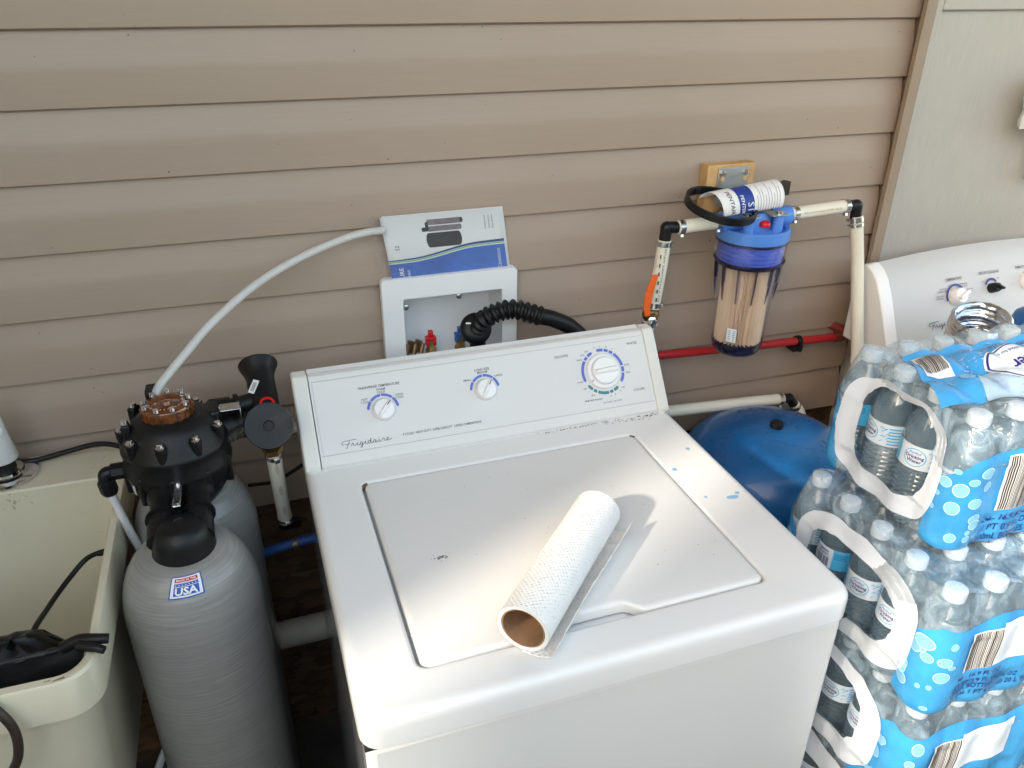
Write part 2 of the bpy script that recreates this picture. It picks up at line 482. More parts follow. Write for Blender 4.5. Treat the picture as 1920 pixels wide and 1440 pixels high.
M_STEELFOIL = mat('aluminium_foil', (0.76, 0.80, 0.86), 0.17, 1.0, bump=0.25, bscale=90)
M_BAG = mat('thin_white_plastic', (0.70, 0.70, 0.69), 0.35, alpha=0.92)
M_PINK = mat('pinkish_trim', (0.50, 0.36, 0.31), 0.5)
M_STAIN = mat('blue_detergent_stain', (0.28, 0.50, 0.72), 0.4)

def towel_mat():
    m, nt, b = new_mat('embossed_paper_towel')
    tc = nt.nodes.new('ShaderNodeTexCoord')
    mp = nt.nodes.new('ShaderNodeMapping'); mp.inputs['Scale'].default_value = (1, 1, 1)
    nt.links.new(tc.outputs['Object'], mp.inputs[0])
    # object space: x along the roll; polar angle gives the second coordinate
    sx = nt.nodes.new('ShaderNodeSeparateXYZ'); nt.links.new(mp.outputs[0], sx.inputs[0])
    at = N(nt, 'ShaderNodeMath', operation='ARCTAN2'); nt.links.new(sx.outputs[1], at.inputs[0]); nt.links.new(sx.outputs[2], at.inputs[1])
    ml = N(nt, 'ShaderNodeMath', operation='MULTIPLY'); nt.links.new(at.outputs[0], ml.inputs[0]); ml.inputs[1].default_value = 0.034
    cb = nt.nodes.new('ShaderNodeCombineXYZ'); nt.links.new(sx.outputs[0], cb.inputs[0]); nt.links.new(ml.outputs[0], cb.inputs[1])
    # big cells -> concentric rings of dots
    v = N(nt, 'ShaderNodeTexVoronoi', i_Scale=20.0); nt.links.new(cb.outputs[0], v.inputs['Vector'])
    ws = N(nt, 'ShaderNodeMath', operation='MULTIPLY'); nt.links.new(v.outputs['Distance'], ws.inputs[0]); ws.inputs[1].default_value = 62.0
    sn = N(nt, 'ShaderNodeMath', operation='SINE'); nt.links.new(ws.outputs[0], sn.inputs[0])
    cs_ = nt.nodes.new('ShaderNodeSeparateXYZ'); nt.links.new(cb.outputs[0], cs_.inputs[0])
    ds = []
    for k_ in (0, 1):
        m_ = N(nt, 'ShaderNodeMath', operation='MULTIPLY'); nt.links.new(cs_.outputs[k_], m_.inputs[0]); m_.inputs[1].default_value = 900.0
        n_s = N(nt, 'ShaderNodeMath', operation='SINE'); nt.links.new(m_.outputs[0], n_s.inputs[0]); ds.append(n_s.outputs[0])
    dm = N(nt, 'ShaderNodeMath', operation='MULTIPLY'); nt.links.new(ds[0], dm.inputs[0]); nt.links.new(ds[1], dm.inputs[1])
    r1 = ramp(nt, dm.outputs[0], [(0.0, (0, 0, 0)), (1.0, (1, 1, 1))])
    r2_ = ramp(nt, sn.outputs[0], [(0.0, (0.35, 0.35, 0.35)), (1.0, (1, 1, 1))])
    mu = N(nt, 'ShaderNodeMix', data_type='RGBA', blend_type='MULTIPLY'); mu.inputs[0].default_value = 1
    nt.links.new(r1, mu.inputs[6]); nt.links.new(r2_, mu.inputs[7])
    bp = N(nt, 'ShaderNodeBump', i_Strength=0.9, i_Distance=0.0014); nt.links.new(mu.outputs[2], bp.inputs['Height'])
    nt.links.new(bp.outputs[0], b.inputs['Normal'])
    b.inputs['Base Color'].default_value = (0.84, 0.835, 0.82, 1); b.inputs['Roughness'].default_value = 0.85
    return m
M_TOWEL = towel_mat()

def pleat_mat():
    return mat('pleated_filter_paper', (0.78, 0.64, 0.45), 0.8, var=0.05)
M_PLEAT = pleat_mat()

M_DIMMER = clear_mat('sun_dimmer_sheet', (0.55, 0.55, 0.55), base=0.0, haze=0.45, rough=0.5, hazecol=(0.06, 0.06, 0.06))  # half-clear sheet, added to weaken the sun in the wall gaps

# ------------------------------------------------------------------ the setting
WY = 0.8056
P = 0.114
ZB = [1.5865 - P * k for k in range(9)]

fl = MB(); fl.box(-3.2, 3.0, -2.6, 0.95, -0.12, 0.0)
tag(fl.build('floor', M_FLOOR), kind='structure')
gr = MB(); gr.add([(-150, -150, -0.15), (150, -150, -0.15), (150, 150, -0.15), (-150, 150, -0.15)], [(0, 1, 2, 3)])
tag(gr.build('ground', M_GROUND, smooth=None), kind='structure')
ce = MB(); ce.box(-1.949, 3.0, -0.10, 0.95, 2.36, 2.44)
tag(ce.build('shade_roof', M_BLOCKER), kind='structure')  # unseen roof, added and cut short to direct the sky light
cw = MB(); cw.box(-6.0, 6.0, -3.4, -3.25, -0.15, 2.1)
tag(cw.build('low_sky_blocker', mat('sky_blocker_paint', (0.22, 0.20, 0.17), 0.8, var=0.1)), kind='structure')  # added out of view to cut low sky light on upright faces
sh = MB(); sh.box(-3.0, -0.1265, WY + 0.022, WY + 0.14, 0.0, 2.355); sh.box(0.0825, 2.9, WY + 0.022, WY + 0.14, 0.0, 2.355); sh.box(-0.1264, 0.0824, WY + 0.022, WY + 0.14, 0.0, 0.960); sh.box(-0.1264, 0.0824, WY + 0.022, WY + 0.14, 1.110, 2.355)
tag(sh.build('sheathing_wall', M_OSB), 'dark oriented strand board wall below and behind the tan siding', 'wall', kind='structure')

pw_ = MB(); pw_.box(-2.02, -1.95, -1.9, -1.4805, 0.0, 3.4); pw_.box(-2.02, -1.95, -1.1, -0.815, 0.0, 3.4); pw_.box(-2.02, -1.95, -1.48, -1.1005, 0.0, 1.98); pw_.box(-2.02, -1.95, -1.48, -1.1005, 3.0, 3.4); pw_.box(-2.02, -1.95, -0.64, 0.80, 0.0, 3.4); pw_.box(-2.02, -1.95, -0.8145, -0.6405, 0.0, 0.9); pw_.box(-2.02, -1.95, -0.8145, -0.6405, 2.55, 3.4)
tag(pw_.build('sun_gap_blocker', M_BLOCKER), kind='structure')  # unseen blocker, its gaps placed to let bands of sun through
scr = MB(); scr.add([(-1.985, -0.8145, 0.9), (-1.985, -0.6405, 0.9), (-1.985, -0.6405, 2.55), (-1.985, -0.8145, 2.55)], [(0, 1, 2, 3)])
scr.add([(-1.985, -1.48, 1.98), (-1.985, -1.1005, 1.98), (-1.985, -1.1005, 3.0), (-1.985, -1.48, 3.0)], [(0, 1, 2, 3)])
scr.build('sun_dimmer', M_DIMMER, bpy.data.objects['sun_gap_blocker'], smooth=None)  # added sheets in both gaps that dim the sun

wall = thing('siding_wall', 'tan dutch lap vinyl siding wall behind the washer', 'wall', (0, WY, 0), kind='structure')
prof = [(0.020, 0.0), (0.0045, -0.0006), (0.0, 0.0018), (0.0003, 0.050), (0.0008, 0.059), (0.0018, 0.066), (0.0034, 0.074), (0.0112, 0.108), (0.0122, P + 0.003), (0.020, P + 0.003)]
bm0 = MB()
V = []
n_ = len(prof)
def board_mesh(x0, x1):
    b_ = MB(); V = [(x, d, h) for x in (x0, x1) for d, h in prof]
    b_.add(V, [(i, i + n_, i + 1 + n_, i + 1) for i in range(n_ - 1)] + [tuple(range(n_, 2 * n_)), tuple(reversed(range(n_)))])
    return b_
bm0 = board_mesh(-3.0, 0.984)
board0 = None
for k in range(-7, 9):
    z = 1.5865 - P * k
    if k in (5, 6):          # these two courses are cut round the outlet box
        for x0, x1 in ((-3.0, -0.1275), (0.0835, 0.984)):
            board_mesh(x0, x1).build('siding_board', M_SIDING, wall, smooth=20).location = (0, rnd.uniform(-0.0005, 0.0005), z)
        continue
    if board0 is None:
        board0 = bm0.build('siding_board', M_SIDING, wall, smooth=20); b_ = board0
    else:
        b_ = board0.copy(); COL.objects.link(b_); b_.parent = wall
    b_.location = (rnd.uniform(-0.0005, 0.0005), rnd.uniform(-0.0006, 0.0006), z)

# channel trim at the end of the siding
tr_ = thing('corner_trim', 'long brown vinyl trim strip standing at the end of the siding boards', 'trim', (0.97, WY, 0.83))
t = MB(); t.box(0.970, 0.996, WY - 0.028, WY - 0.0235, 0.83, 2.35); t.box(0.9935, 0.9955, WY - 0.0235, WY + 0.02, 0.83, 2.35); t.box(0.9705, 0.9725, WY - 0.0235, WY - 0.015, 0.83, 2.35)
t.build('channel', M_TRIM, tr_, world=True, bevel=0.0015)

# grey panel right of the trim
dr = thing('panel_door', 'grey green painted wood grain panel door right of the siding', 'door', (1.0, WY, 0.0), kind=None)
t = MB(); t.box(0.999, 2.6, WY + 0.004, WY + 0.021, 0.0, 2.35)
t.build('panel', M_PANEL, dr, world=True)
t = MB(); t.box(0.9975, 1.030, WY - 0.008, WY + 0.0035, 0.0, 2.35); t.box(1.0305, 2.6, WY - 0.008, WY + 0.0035, 1.600, 1.75)
t.build('frame_rail', M_PANEL, dr, world=True, bevel=0.003)

# bag hanging at the right edge
bag = thing('hanging_bag', 'crumpled thin white plastic bag hanging beside the grey door', 'plastic bag', (1.33, WY - 0.03, 1.37))
t = MB()
def bagf(u, v):
    a = u * 2 * PI
    r = 0.012 + 0.055 * math.sin(min(1, v * 1.2) * PI * 0.62) + 0.012 * noise.noise(Vector((math.cos(a) * 2, math.sin(a) * 2, v * 5)))
    return (1.345 + r * math.cos(a) * 1.0, WY - 0.05 + r * 0.45 * math.sin(a), 1.50 - 0.14 * v + 0.012 * noise.noise(Vector((a, v * 3, 1))))
t.grid(bagf, 26, 14)
t.build('bag_body', M_BAG, bag, world=True, smooth=25)
t = MB()
t.add([(1.283, WY - 0.05, 1.468), (1.318, WY - 0.06, 1.474), (1.322, WY - 0.062, 1.435), (1.296, WY - 0.045, 1.398), (1.278, WY - 0.05, 1.425), (1.30, WY - 0.075, 1.44)], [(0, 1, 5), (1, 2, 5), (2, 3, 5), (3, 4, 5), (4, 0, 5)])
t.build('bag_tail', M_BAG, bag, world=True, smooth=None, solid=0.0008)
t = MB(); t.box(1.372, 1.40, WY - 0.045, WY - 0.020, 1.235, 1.40)
t.build('bag_strap', M_PINK, bag, world=True, bevel=0.004)

# ------------------------------------------------------------------ washer (local frame: x right, y back, origin front centre on the floor)
WA = 0.01396
washer = thing('washing_machine', 'white top loading washing machine with its lid closed and a paper towel roll on it', 'washing machine', (0, 0, 0), WA)
ZT = 0.915

def rrect(x0, x1, y0, y1, r, n=6):
    pts = []
    for cx, cy, a0 in ((x1 - r, y1 - r, 0), (x0 + r, y1 - r, PI / 2), (x0 + r, y0 + r, PI), (x1 - r, y0 + r, 1.5 * PI)):
        for k in range(n + 1):
            a = a0 + PI / 2 * k / n
            pts.append((cx + r * math.cos(a), cy + r * math.sin(a)))
    return pts

t = MB()
t.box(-0.338, 0.338, 0.006, 0.655, 0.02, 0.868)
t.build('cabinet', M_DRYER, washer, bevel=0.012, seg=3)
t = MB(); t.box(-0.3405, -0.3383, 0.018, 0.64, 0.03, 0.866); t.build('side_reflection', M_SIDE_REFL, washer)  # thin grey sheet standing in for reflections on this side
# top panel with skirt, opening for the lid
LX0, LX1, LY0, LY1 = -0.2558, 0.2383, 0.0644, 0.4751
t = MB()
nn = 6
def ring_profile():
    rings = []
    # from skirt bottom up over the rounded edge
    for ins, z in ((0.0, 0.8725), (0.0, 0.900), (0.0008, 0.9065), (0.0030, 0.9115), (0.0070, 0.9145), (0.0125, 0.9158), (0.0180, 0.9156), (0.030, 0.9152)):
        rings.append([(x, y, z) for x, y in rrect(-0.343 + ins, 0.343 - ins, -0.002 + ins, 0.662 - ins, 0.028 - ins * 0.6, nn)])
    return rings
R = ring_profile()
inner = []
for ins, z in ((-0.0060, 0.9152), (-0.003, 0.9148), (-0.0005, 0.9130), (0.0, 0.9105), (0.0, 0.896)):
    inner.append([(x, y, z) for x, y in rrect(LX0 - 0.0048 + ins, LX1 + 0.0022 - ins, LY0 - 0.0022 + ins, LY1 + 0.0022 - ins, 0.015 - ins, nn)])
R += inner
cnt = len(R[0])
V = [p for r_ in R for p in r_]
Fc = []
for i in range(len(R) - 1):
    for k in range(cnt):
        k2 = (k + 1) % cnt
        Fc.append((i * cnt + k, i * cnt + k2, (i + 1) * cnt + k2, (i + 1) * cnt + k))
Fc.append(tuple((len(R) - 1) * cnt + k for k in range(cnt)))
t.add(V, Fc)
t.build('top_panel', M_ENAMEL, washer, smooth=50)
# lid with finger notch in the front edge
def lid_outline(ins):
    pts = rrect(LX0 + ins, LX1 - ins, LY0 + ins, LY1 - ins, 0.012 - ins * 0.3, nn)
    # front edge runs between the third and fourth corner arcs: insert the notch there
    i3 = 3 * (nn + 1)
    y0 = LY0 + ins
    notch = []
    for k in range(13):
        s_ = k / 12
        x = -0.078 + (0.052 + 0.078) * s_
        e = min(1, s_ / 0.2, (1 - s_) / 0.2)
        e = e * e * (3 - 2 * e)
        notch.append((x, y0 + 0.021 * e))
    return pts[:i3] + notch + pts[i3:]
t = MB()
R = [[(x, y, z) for x, y in lid_outline(i)] for i, z in ((0.0004, 0.899), (0.0004, 0.9105), (0.0012, 0.9135), (0.004, 0.9158), (0.009, 0.9165))]
cnt = len(R[0]); V = [p for r_ in R for p in r_]; Fc = []
for i in range(len(R) - 1):
    for k in range(cnt):
        k2 = (k + 1) % cnt
        Fc.append((i * cnt + k, i * cnt + k2, (i + 1) * cnt + k2, (i + 1) * cnt + k))
Fc.append(tuple((len(R) - 1) * cnt + k for k in range(cnt)))
t.add(V, Fc)
t.build('lid', M_LID, washer, smooth=50)
t = MB(); t.box(LX0 - 0.006, LX0 + 0.006, LY1 - 0.006, LY1 + 0.004, 0.905, 0.914); t.build('hinge', M_OLDBRASS, washer, bevel=0.001)
t = MB(); t.box(LX1 - 0.006, LX1 + 0.005, LY1 - 0.006, LY1 + 0.004, 0.905, 0.914); t.build('hinge', M_OLDBRASS, washer, bevel=0.001)
# seam under the skirt
t = MB(); t.box(-0.3392, 0.3392, 0.0040, 0.6, 0.8675, 0.8722); t.build('seam', M_DARK, washer)

# console
CB = Vector((0, 0.532, 0.918)); CT = Vector((0, 0.63, 1.056))
CE = (CT - CB).normalized(); CL = (CT - CB).length
CN = Vector((0, -CE.z, CE.y))
def FC(x, s, h=0.0):
    p = CB + CE * s + CN * h
    return Vector((x, p.y, p.z))
def console_profile(g=0.0):
    p = []
    for s_, h in ((-0.004, -0.012), (0.0, -0.004), (0.004, 0.0), (CL - 0.016, 0.0), (CL - 0.008, -0.0015), (CL - 0.002, -0.007), (CL, -0.014)):
        q = FC(0, s_ + (g if s_ > 0.1 else -g), h + g); p.append((q.y, q.z))
    p += [(0.650 + g, 1.052), (0.656 + g, 1.035), (0.656 + g, 0.9165), (0.545, 0.9165)]
    return p
def extrude_x(t, prof2, x0, x1):
    n = len(prof2)
    V = [(x0, y, z) for y, z in prof2] + [(x1, y, z) for y, z in prof2]
    t.add(V, [(i, (i + 1) % n, (i + 1) % n + n, i + n) for i in range(n)] + [tuple(reversed(range(n))), tuple(range(n, 2 * n))])
t = MB(); extrude_x(t, console_profile(), -0.3150, 0.3205); t.build('console', M_CONSOLE, washer, smooth=30)
t = MB(); extrude_x(t, console_profile(0.0015), -0.343, -0.3162); t.build('end_cap', M_ENDCAP, washer, smooth=30, bevel=0.004, seg=3)
t = MB(); extrude_x(t, console_profile(0.0015), 0.3217, 0.346); t.build('end_cap', M_ENDCAP, washer, smooth=30, bevel=0.004, seg=3)
t = MB()
for (x0, x1, s0, s1, h0, h1) in ((-0.3105, 0.3165, 0.0225, 0.1505, -0.001, 0.0009),):
    V = [FC(x, s_, h) for h in (h0, h1) for s_ in (s0, s1) for x in (x0, x1)]
    t.add(V, [(0, 2, 3, 1), (4, 5, 7, 6), (0, 1, 5, 4), (2, 6, 7, 3), (0, 4, 6, 2), (1, 3, 7, 5)])
t.build('fascia', M_FASCIA, washer, bevel=0.0006)
t = MB()
for s0 in (0.0215, 0.1508):
    V = [FC(x, s_, 0.0003) for s_ in (s0, s0 + 0.0009) for x in (-0.312, 0.318)]
    t.add(V, [(0, 1, 3, 2)])
t.build('groove_line', mat('groove_grey', (0.45, 0.45, 0.45), 0.6), washer, smooth=None)

H = 0.0013
def face_text(t, body, x, s_, size, align=0.5, mi=0, width=None, off=0.005):
    t.text(body, size, lambda a, b: FC(x + a, s_ + b, H), mi, align, off, 0, width)
t = MB()
face_text(t, 'WASH/RINSE TEMPERATURE', -0.235, 0.1262, 0.0066, 0, width=0.073)
face_text(t, 'LOAD SIZE', -0.024, 0.1283, 0.0066, 0, width=0.028)
face_text(t, 'WARM', -0.1965, 0.1205, 0.0052); face_text(t, 'COLD', -0.1965, 0.1155, 0.0052)
face_text(t, 'HOT', -0.2265, 0.1065, 0.0052); face_text(t, 'COLD', -0.2265, 0.1015, 0.0052)
face_text(t, 'COLD', -0.166, 0.1065, 0.0052); face_text(t, 'COLD', -0.166, 0.1015, 0.0052)
face_text(t, 'MEDIUM', -0.010, 0.1235, 0.0052); face_text(t, 'SMALL', -0.040, 0.113, 0.0052); face_text(t, 'LARGE', 0.019, 0.114, 0.0052)
face_text(t, '9 CYCLES   HEAVY DUTY   SUPER CAPACITY   2 SPEED COMBINATIONS', -0.171, 0.0352, 0.0062, 0, width=0.143)
face_text(t, 'DELICATES', 0.133, 0.1305, 0.0066, 0, width=0.027)
face_text(t, 'WHITES', 0.283, 0.1365, 0.0066, 0, width=0.022)
face_text(t, 'COLORS', 0.279, 0.0465, 0.0066, 0, width=0.023)
KX, KS = 0.224, 0.0932
for body, ang, rr in (('15', 100, .0485), ('12', 88, .0485), ('8', 71, .0485), ('4', 56, .0485), ('RINSE', 7, .051), ('SPIN', -10, .051), ('OFF', 122, .0495), ('SPIN', 134, .0505), ('RINSE', 147, .0515), ('START', 196, .0515), ('OFF', 213, .0505), ('OFF', -46, .0495), ('12', -56, .0495), ('8', -71, .049), ('4', -82, .049), ('SPIN', 235, .051)):
    a = math.radians(ang)
    face_text(t, body, KX + rr * math.cos(a), KS + rr * math.sin(a) - 0.0018, 0.0042)
face_text(t, 'PERM PRESS PREWASH', 0.176, 0.0405, 0.0045, 0, width=0.036)
face_text(t, 'PULL TO START    PUSH TO STOP', 0.213, 0.0325, 0.004, 0, width=0.038)
t.build('lettering', M_INK, washer, smooth=None)

# the script name, drawn as pen strokes (x 0..1, y in units of x height)
SCRIPT = [
    [(0.045, .45), (0.01, .50), (0.0, .75), (0.04, 1.0), (0.15, 1.1), (0.30, 1.15)],
    [(0.16, .95), (0.13, .5), (0.10, 0.0), (0.075, -.35)], [(0.07, .45), (0.12, .45), (0.16, .52)],
    [(0.17, .0), (0.20, .35), (0.205, .55), (0.215, .5), (0.225, .45), (0.228, .2), (0.25, .05), (0.30, .3), (0.31, .5), (0.305, .15), (0.32, .02), (0.37, .25)],
    [(0.40, .48), (0.375, .5), (0.365, .15), (0.385, .05), (0.41, .4), (0.395, -.3), (0.37, -.5), (0.365, -.3), (0.44, .2), (0.47, .5), (0.465, .1), (0.49, .02), (0.53, .3)],
    [(0.56, .48), (0.535, .5), (0.525, .1), (0.55, .03), (0.585, .95), (0.575, .3), (0.585, .03), (0.62, .2)],
    [(0.665, .45), (0.64, .5), (0.625, .1), (0.65, .02), (0.68, .5), (0.675, .1), (0.69, .03), (0.735, .3), (0.745, .5), (0.74, .1), (0.76, .02), (0.81, .35), (0.82, .55), (0.83, .48), (0.845, .45), (0.845, .15), (0.87, .03), (0.92, .3), (0.93, .5), (0.905, .5), (0.895, .15), (0.92, .02), (1.0, .2)],
    [(0.318, .72), (0.324, .8)], [(0.476, .72), (0.482, .8)], [(0.752, .72), (0.758, .8)]]
def script_strokes(t, fn, wd):
    for st in SCRIPT:
        pts = catmull([(a, b, 0) for a, b in st], 5)
        n = len(pts)
        V = []
        for i, p_ in enumerate(pts):
            q = fn(p_.x, p_.y)
            q2 = fn(*(pts[min(i + 1, n - 1)] - (pts[max(i - 1, 0)] - p_))[:2]) - q
            q2 = Vector(q2)
            if q2.length < 1e-9: q2 = Vector((1e-4, 0, 1e-5))
            V.append((Vector(q), q2.normalized()))
        VV = []
        for q, d in V:
            s_ = d.cross(NRM).normalized() * wd * 0.5
            VV += [q + s_, q - s_]
        t.add(VV, [(2 * i, 2 * i + 1, 2 * i + 3, 2 * i + 2) for i in range(n - 1)])
NRM = CN
t = MB(); script_strokes(t, lambda a, b: FC(-0.277 + 0.086 * a, 0.0320 + 0.0095 * b, H), 0.0010)
t.build('script_name', mat('script_grey', (0.12, 0.12, 0.13), 0.4, 0.3), washer, smooth=None)

def sector(t, fn, r0, r1, a0, a1, mi=0, n=None):
    n = n or max(2, int(abs(a1 - a0) / 5))
    V = []
    for k in range(n + 1):
        a = math.radians(a0 + (a1 - a0) * k / n)
        V += [fn(r0 * math.cos(a), r0 * math.sin(a)), fn(r1 * math.cos(a), r1 * math.sin(a))]
    t.add(V, [(2 * k, 2 * k + 1, 2 * k + 3, 2 * k + 2) for k in range(n)], mi)
def arcs(t, cx, cs, rm, wd, cuts, mi=0, gap=1.6, caps=True):
    fn = lambda a, b: FC(cx + a, cs + b, H)
    for a0, a1 in zip(cuts[:-1], cuts[1:]):
        g0 = gap if a0 != cuts[0] else 0
        g1 = gap if a1 != cuts[-1] else 0
        sector(t, fn, rm - wd / 2, rm + wd / 2, a0 + g0, a1 - g1, mi)
    if caps:
        for a in (cuts[0], cuts[-1]):
            ar = math.radians(a); c = (rm * math.cos(ar), rm * math.sin(ar))
            V = [fn(c[0], c[1])] + [fn(c[0] + wd / 2 * math.cos(2 * PI * k / 12), c[1] + wd / 2 * math.sin(2 * PI * k / 12)) for k in range(12)]
            V = [v_ + CN * 0.0001 for v_ in V]
            t.add(V, [(0, 1 + k, 1 + (k + 1) % 12) for k in range(12)], mi)
t = MB()
arcs(t, -0.197, 0.0859, 0.0262, 0.0046, [10, 46, 92, 139, 168])
t.build('dial_print', [M_BLUEINK, M_TEAL], washer, smooth=None)
t = MB()
arcs(t, -0.010, 0.0932, 0.0262, 0.0046, [12, 48, 92, 140, 170], gap=1.6)
t.build('dial_print', [M_BLUEINK, M_TEAL], washer, smooth=None)
t = MB()
arcs(t, KX, KS, 0.0412, 0.0056, [116, 130, 143, 197])
arcs(t, KX, KS, 0.0412, 0.0056, [-33, -10, 7, 49, 63, 78, 94])
arcs(t, KX, KS, 0.0412, 0.0056, [216, 230, 243, 277, 290, 303], 1)
t.build('dial_print', [M_BLUEINK, M_TEAL], washer, smooth=None)

def small_knob(x, s_, ang, parent, big=False):
    M = Matrix.Translation(FC(x, s_, 0.0012)) @ Matrix(((1, 0, 0, 0), (0, CE.y, CN.y, 0), (0, CE.z, CN.z, 0), (0, 0, 0, 1)))
    t = MB()
    if big:
        t.lathe([(0.0, 0), (0.0338, 0), (0.0338, 0.004), (0.032, 0.0065), (0.0275, 0.0075), (0.0268, 0.0055), (0.0262, 0.0055), (0.0255, 0.012), (0.0245, 0.0145), (0.0, 0.0150)], 48, M)
    else:
        t.lathe([(0.0, 0), (0.0200, 0), (0.0200, 0.003), (0.0175, 0.012), (0.0165, 0.0135), (0.0, 0.0140)], 40, M)
    k = t.build('knob', M_KNOB, parent, smooth=35)
    g = MB()
    L = 0.024 if big else 0.0165; wd = 0.006 if big else 0.0042; z0 = 0.0148 if big else 0.0138; hh = 0.009 if big else 0.006
    M2 = M @ Matrix.Rotation(math.radians(ang), 4, 'Z')
    V = [(-L, -wd, z0 - .002), (L, -wd, z0 - .002), (L, wd, z0 - .002), (-L, wd, z0 - .002), (-L * .8, -wd * .45, z0 + hh * .75), (L * .97, -wd * .6, z0 + hh), (L * .97, wd * .6, z0 + hh), (-L * .8, wd * .45, z0 + hh * .75)]
    g.add([M2 @ Vector(v_) for v_ in V], [(0, 3, 2, 1), (4, 5, 6, 7), (0, 1, 5, 4), (1, 2, 6, 5), (2, 3, 7, 6), (3, 0, 4, 7)])
    g.build('grip', M_KNOB, k, bevel=0.0012)
    mk = MB()
    if big:
        M3 = M @ Matrix.Rotation(math.radians(210), 4, 'Z'); mk.box(0.0285, 0.0335, -0.0006, 0.0006, 0.0073, 0.0079, 0, M3)
    else:
        mk.box(L * 0.45, L * 1.0, -0.0007, 0.0007, z0 + hh * .8, z0 + hh * 1.06, 0, M2)
    mk.build('pointer_mark', M_DARK, k)
    return k
small_knob(-0.197, 0.0859, 48, washer)
small_knob(-0.010, 0.0932, 56, washer)
small_knob(KX, KS, 2, washer, True)

# grime line under the console and stains on the top
def patch_disc(t, x, y, r, z=0.9156, n=14, e=1.0, mi=0, jag=0.15):
    V = [(x, y, z)] + [(x + r * e * (1 + jag * rnd.uniform(-1, 1)) * math.cos(2 * PI * k / n), y + r * (1 + jag * rnd.uniform(-1, 1)) * math.sin(2 * PI * k / n), z) for k in range(n)]
    t.add(V, [(0, 1 + k, 1 + (k + 1) % n) for k in range(n)], mi)
t = MB()
for k in range(150):
    x = 0.07 + 0.27 * (rnd.random() ** 0.75)
    y = 0.5335 - abs(rnd.gauss(0, 0.0055)) * (0.5 + 1.2 * max(0, (x - 0.15) / 0.2))
    patch_disc(t, x, y, rnd.uniform(0.0003, 0.0013), 0.91545, 6, rnd.uniform(1, 2.4), 0, 0.4)
g_ = t.build('grime', mat('grime_dust', (0.06, 0.055, 0.05), 0.9), washer, smooth=None); g_['kind'] = 'stuff'
t = MB()
for x, y, r, e in ((0.309, 0.400, 0.0042, 1), (0.254, 0.349, 0.0045, 1), (0.262, 0.262, 0.003, 1), (0.303, 0.248, 0.0048, 2.2), (0.318, 0.256, 0.0035, 1.6), (0.322, 0.37, 0.0014, 1)):
    t = MB(); patch_disc(t, x, y, r, 0.91547, 14, e)
    t.build('stain', M_STAIN, washer, smooth=None)
t = MB()
for k in range(26):
    patch_disc(t, -0.182 + rnd.gauss(0, 0.007), 0.252 + rnd.gauss(0, 0.003), rnd.uniform(0.0003, 0.0013), 0.9169, 6, rnd.uniform(1, 2), 0, 0.4)
for k in range(34):
    patch_disc(t, rnd.uniform(-0.22, 0.22), rnd.uniform(0.09, 0.45), rnd.uniform(0.0003, 0.0007), 0.9169, 6, rnd.uniform(1, 2), 0, 0.4)
t.build('scuff_mark', M_GREYP, washer, smooth=None)

# ------------------------------------------------------------------ paper towel roll
ax0 = Vector((-0.131, 0.048, 0.9165 + 0.0345)); ax1 = Vector((0.056, 0.244, 0.9165 + 0.0345))
axd = (ax1 - ax0).normalized(); RL = (ax1 - ax0).length
rang = math.atan2(axd.y, axd.x)
roll_t = thing('paper_towel_roll', 'nearly used up white paper towel roll lying on the washer lid', 'paper towel roll', (ax0.x, ax0.y, ax0.z), rang)
RR = 0.0345
t = MB()
def rolls(u, v):
    a = u * 2 * PI
    r = RR * (1 + 0.015 * noise.noise(Vector((math.cos(a) * 1.5, math.sin(a) * 1.5, v * 3))))
    return (v * RL, r * math.sin(a) * 1.02, r * math.cos(a) * 0.97)
t.grid(rolls, 64, 30)
# end faces (paper thickness ring)
for xx in (0.0, RL):
    V = []
    for k in range(65):
        a = k / 64 * 2 * PI
        V += [(xx, RR * math.sin(a) * 1.02, RR * math.cos(a) * 0.97), (xx + (0.0008 if xx == 0 else -0.0008), 0.0298 * math.sin(a), 0.0290 * math.cos(a))]
    t.add(V, [(2 * k, 2 * k + 1, 2 * k + 3, 2 * k + 2) for k in range(64)])
t.build('paper_layers', M_TOWEL, roll_t, smooth=60)
t = MB()
M = Matrix(((0, 0, 1, 0.0012), (1, 0, 0, 0), (0, 1, 0, 0), (0, 0, 0, 1)))
t.lathe([(0.0292, 0), (0.0292, RL - 0.002), (0.0276, RL - 0.002), (0.0276, 0), (0.0292, 0)], 48, M)
t.build('cardboard_core', M_CARD, roll_t, smooth=40)
t = MB()
def sheet(u, v):
    cs = [(0.0, -0.0338), (-0.014, -0.0338), (-0.028, -0.0325), (-0.039, -0.027), (-0.0455, -0.0175), (-0.0475, -0.008)]
    k = v * (len(cs) - 1); i = min(int(k), len(cs) - 2); f = k - i
    y = cs[i][0] * (1 - f) + cs[i + 1][0] * f; z = cs[i][1] * (1 - f) + cs[i + 1][1] * f
    ww = 0.0012 * math.sin(u * 60) * v
    return (-0.004 + u * (RL + 0.006), y + 0.002 * math.sin(u * 5) * v - 0.006 * u * v, z + ww + 0.006 * u * v)
t.grid(sheet, 90, 15)
t.build('loose_sheet', M_TOWEL, roll_t, smooth=60, solid=0.0005)

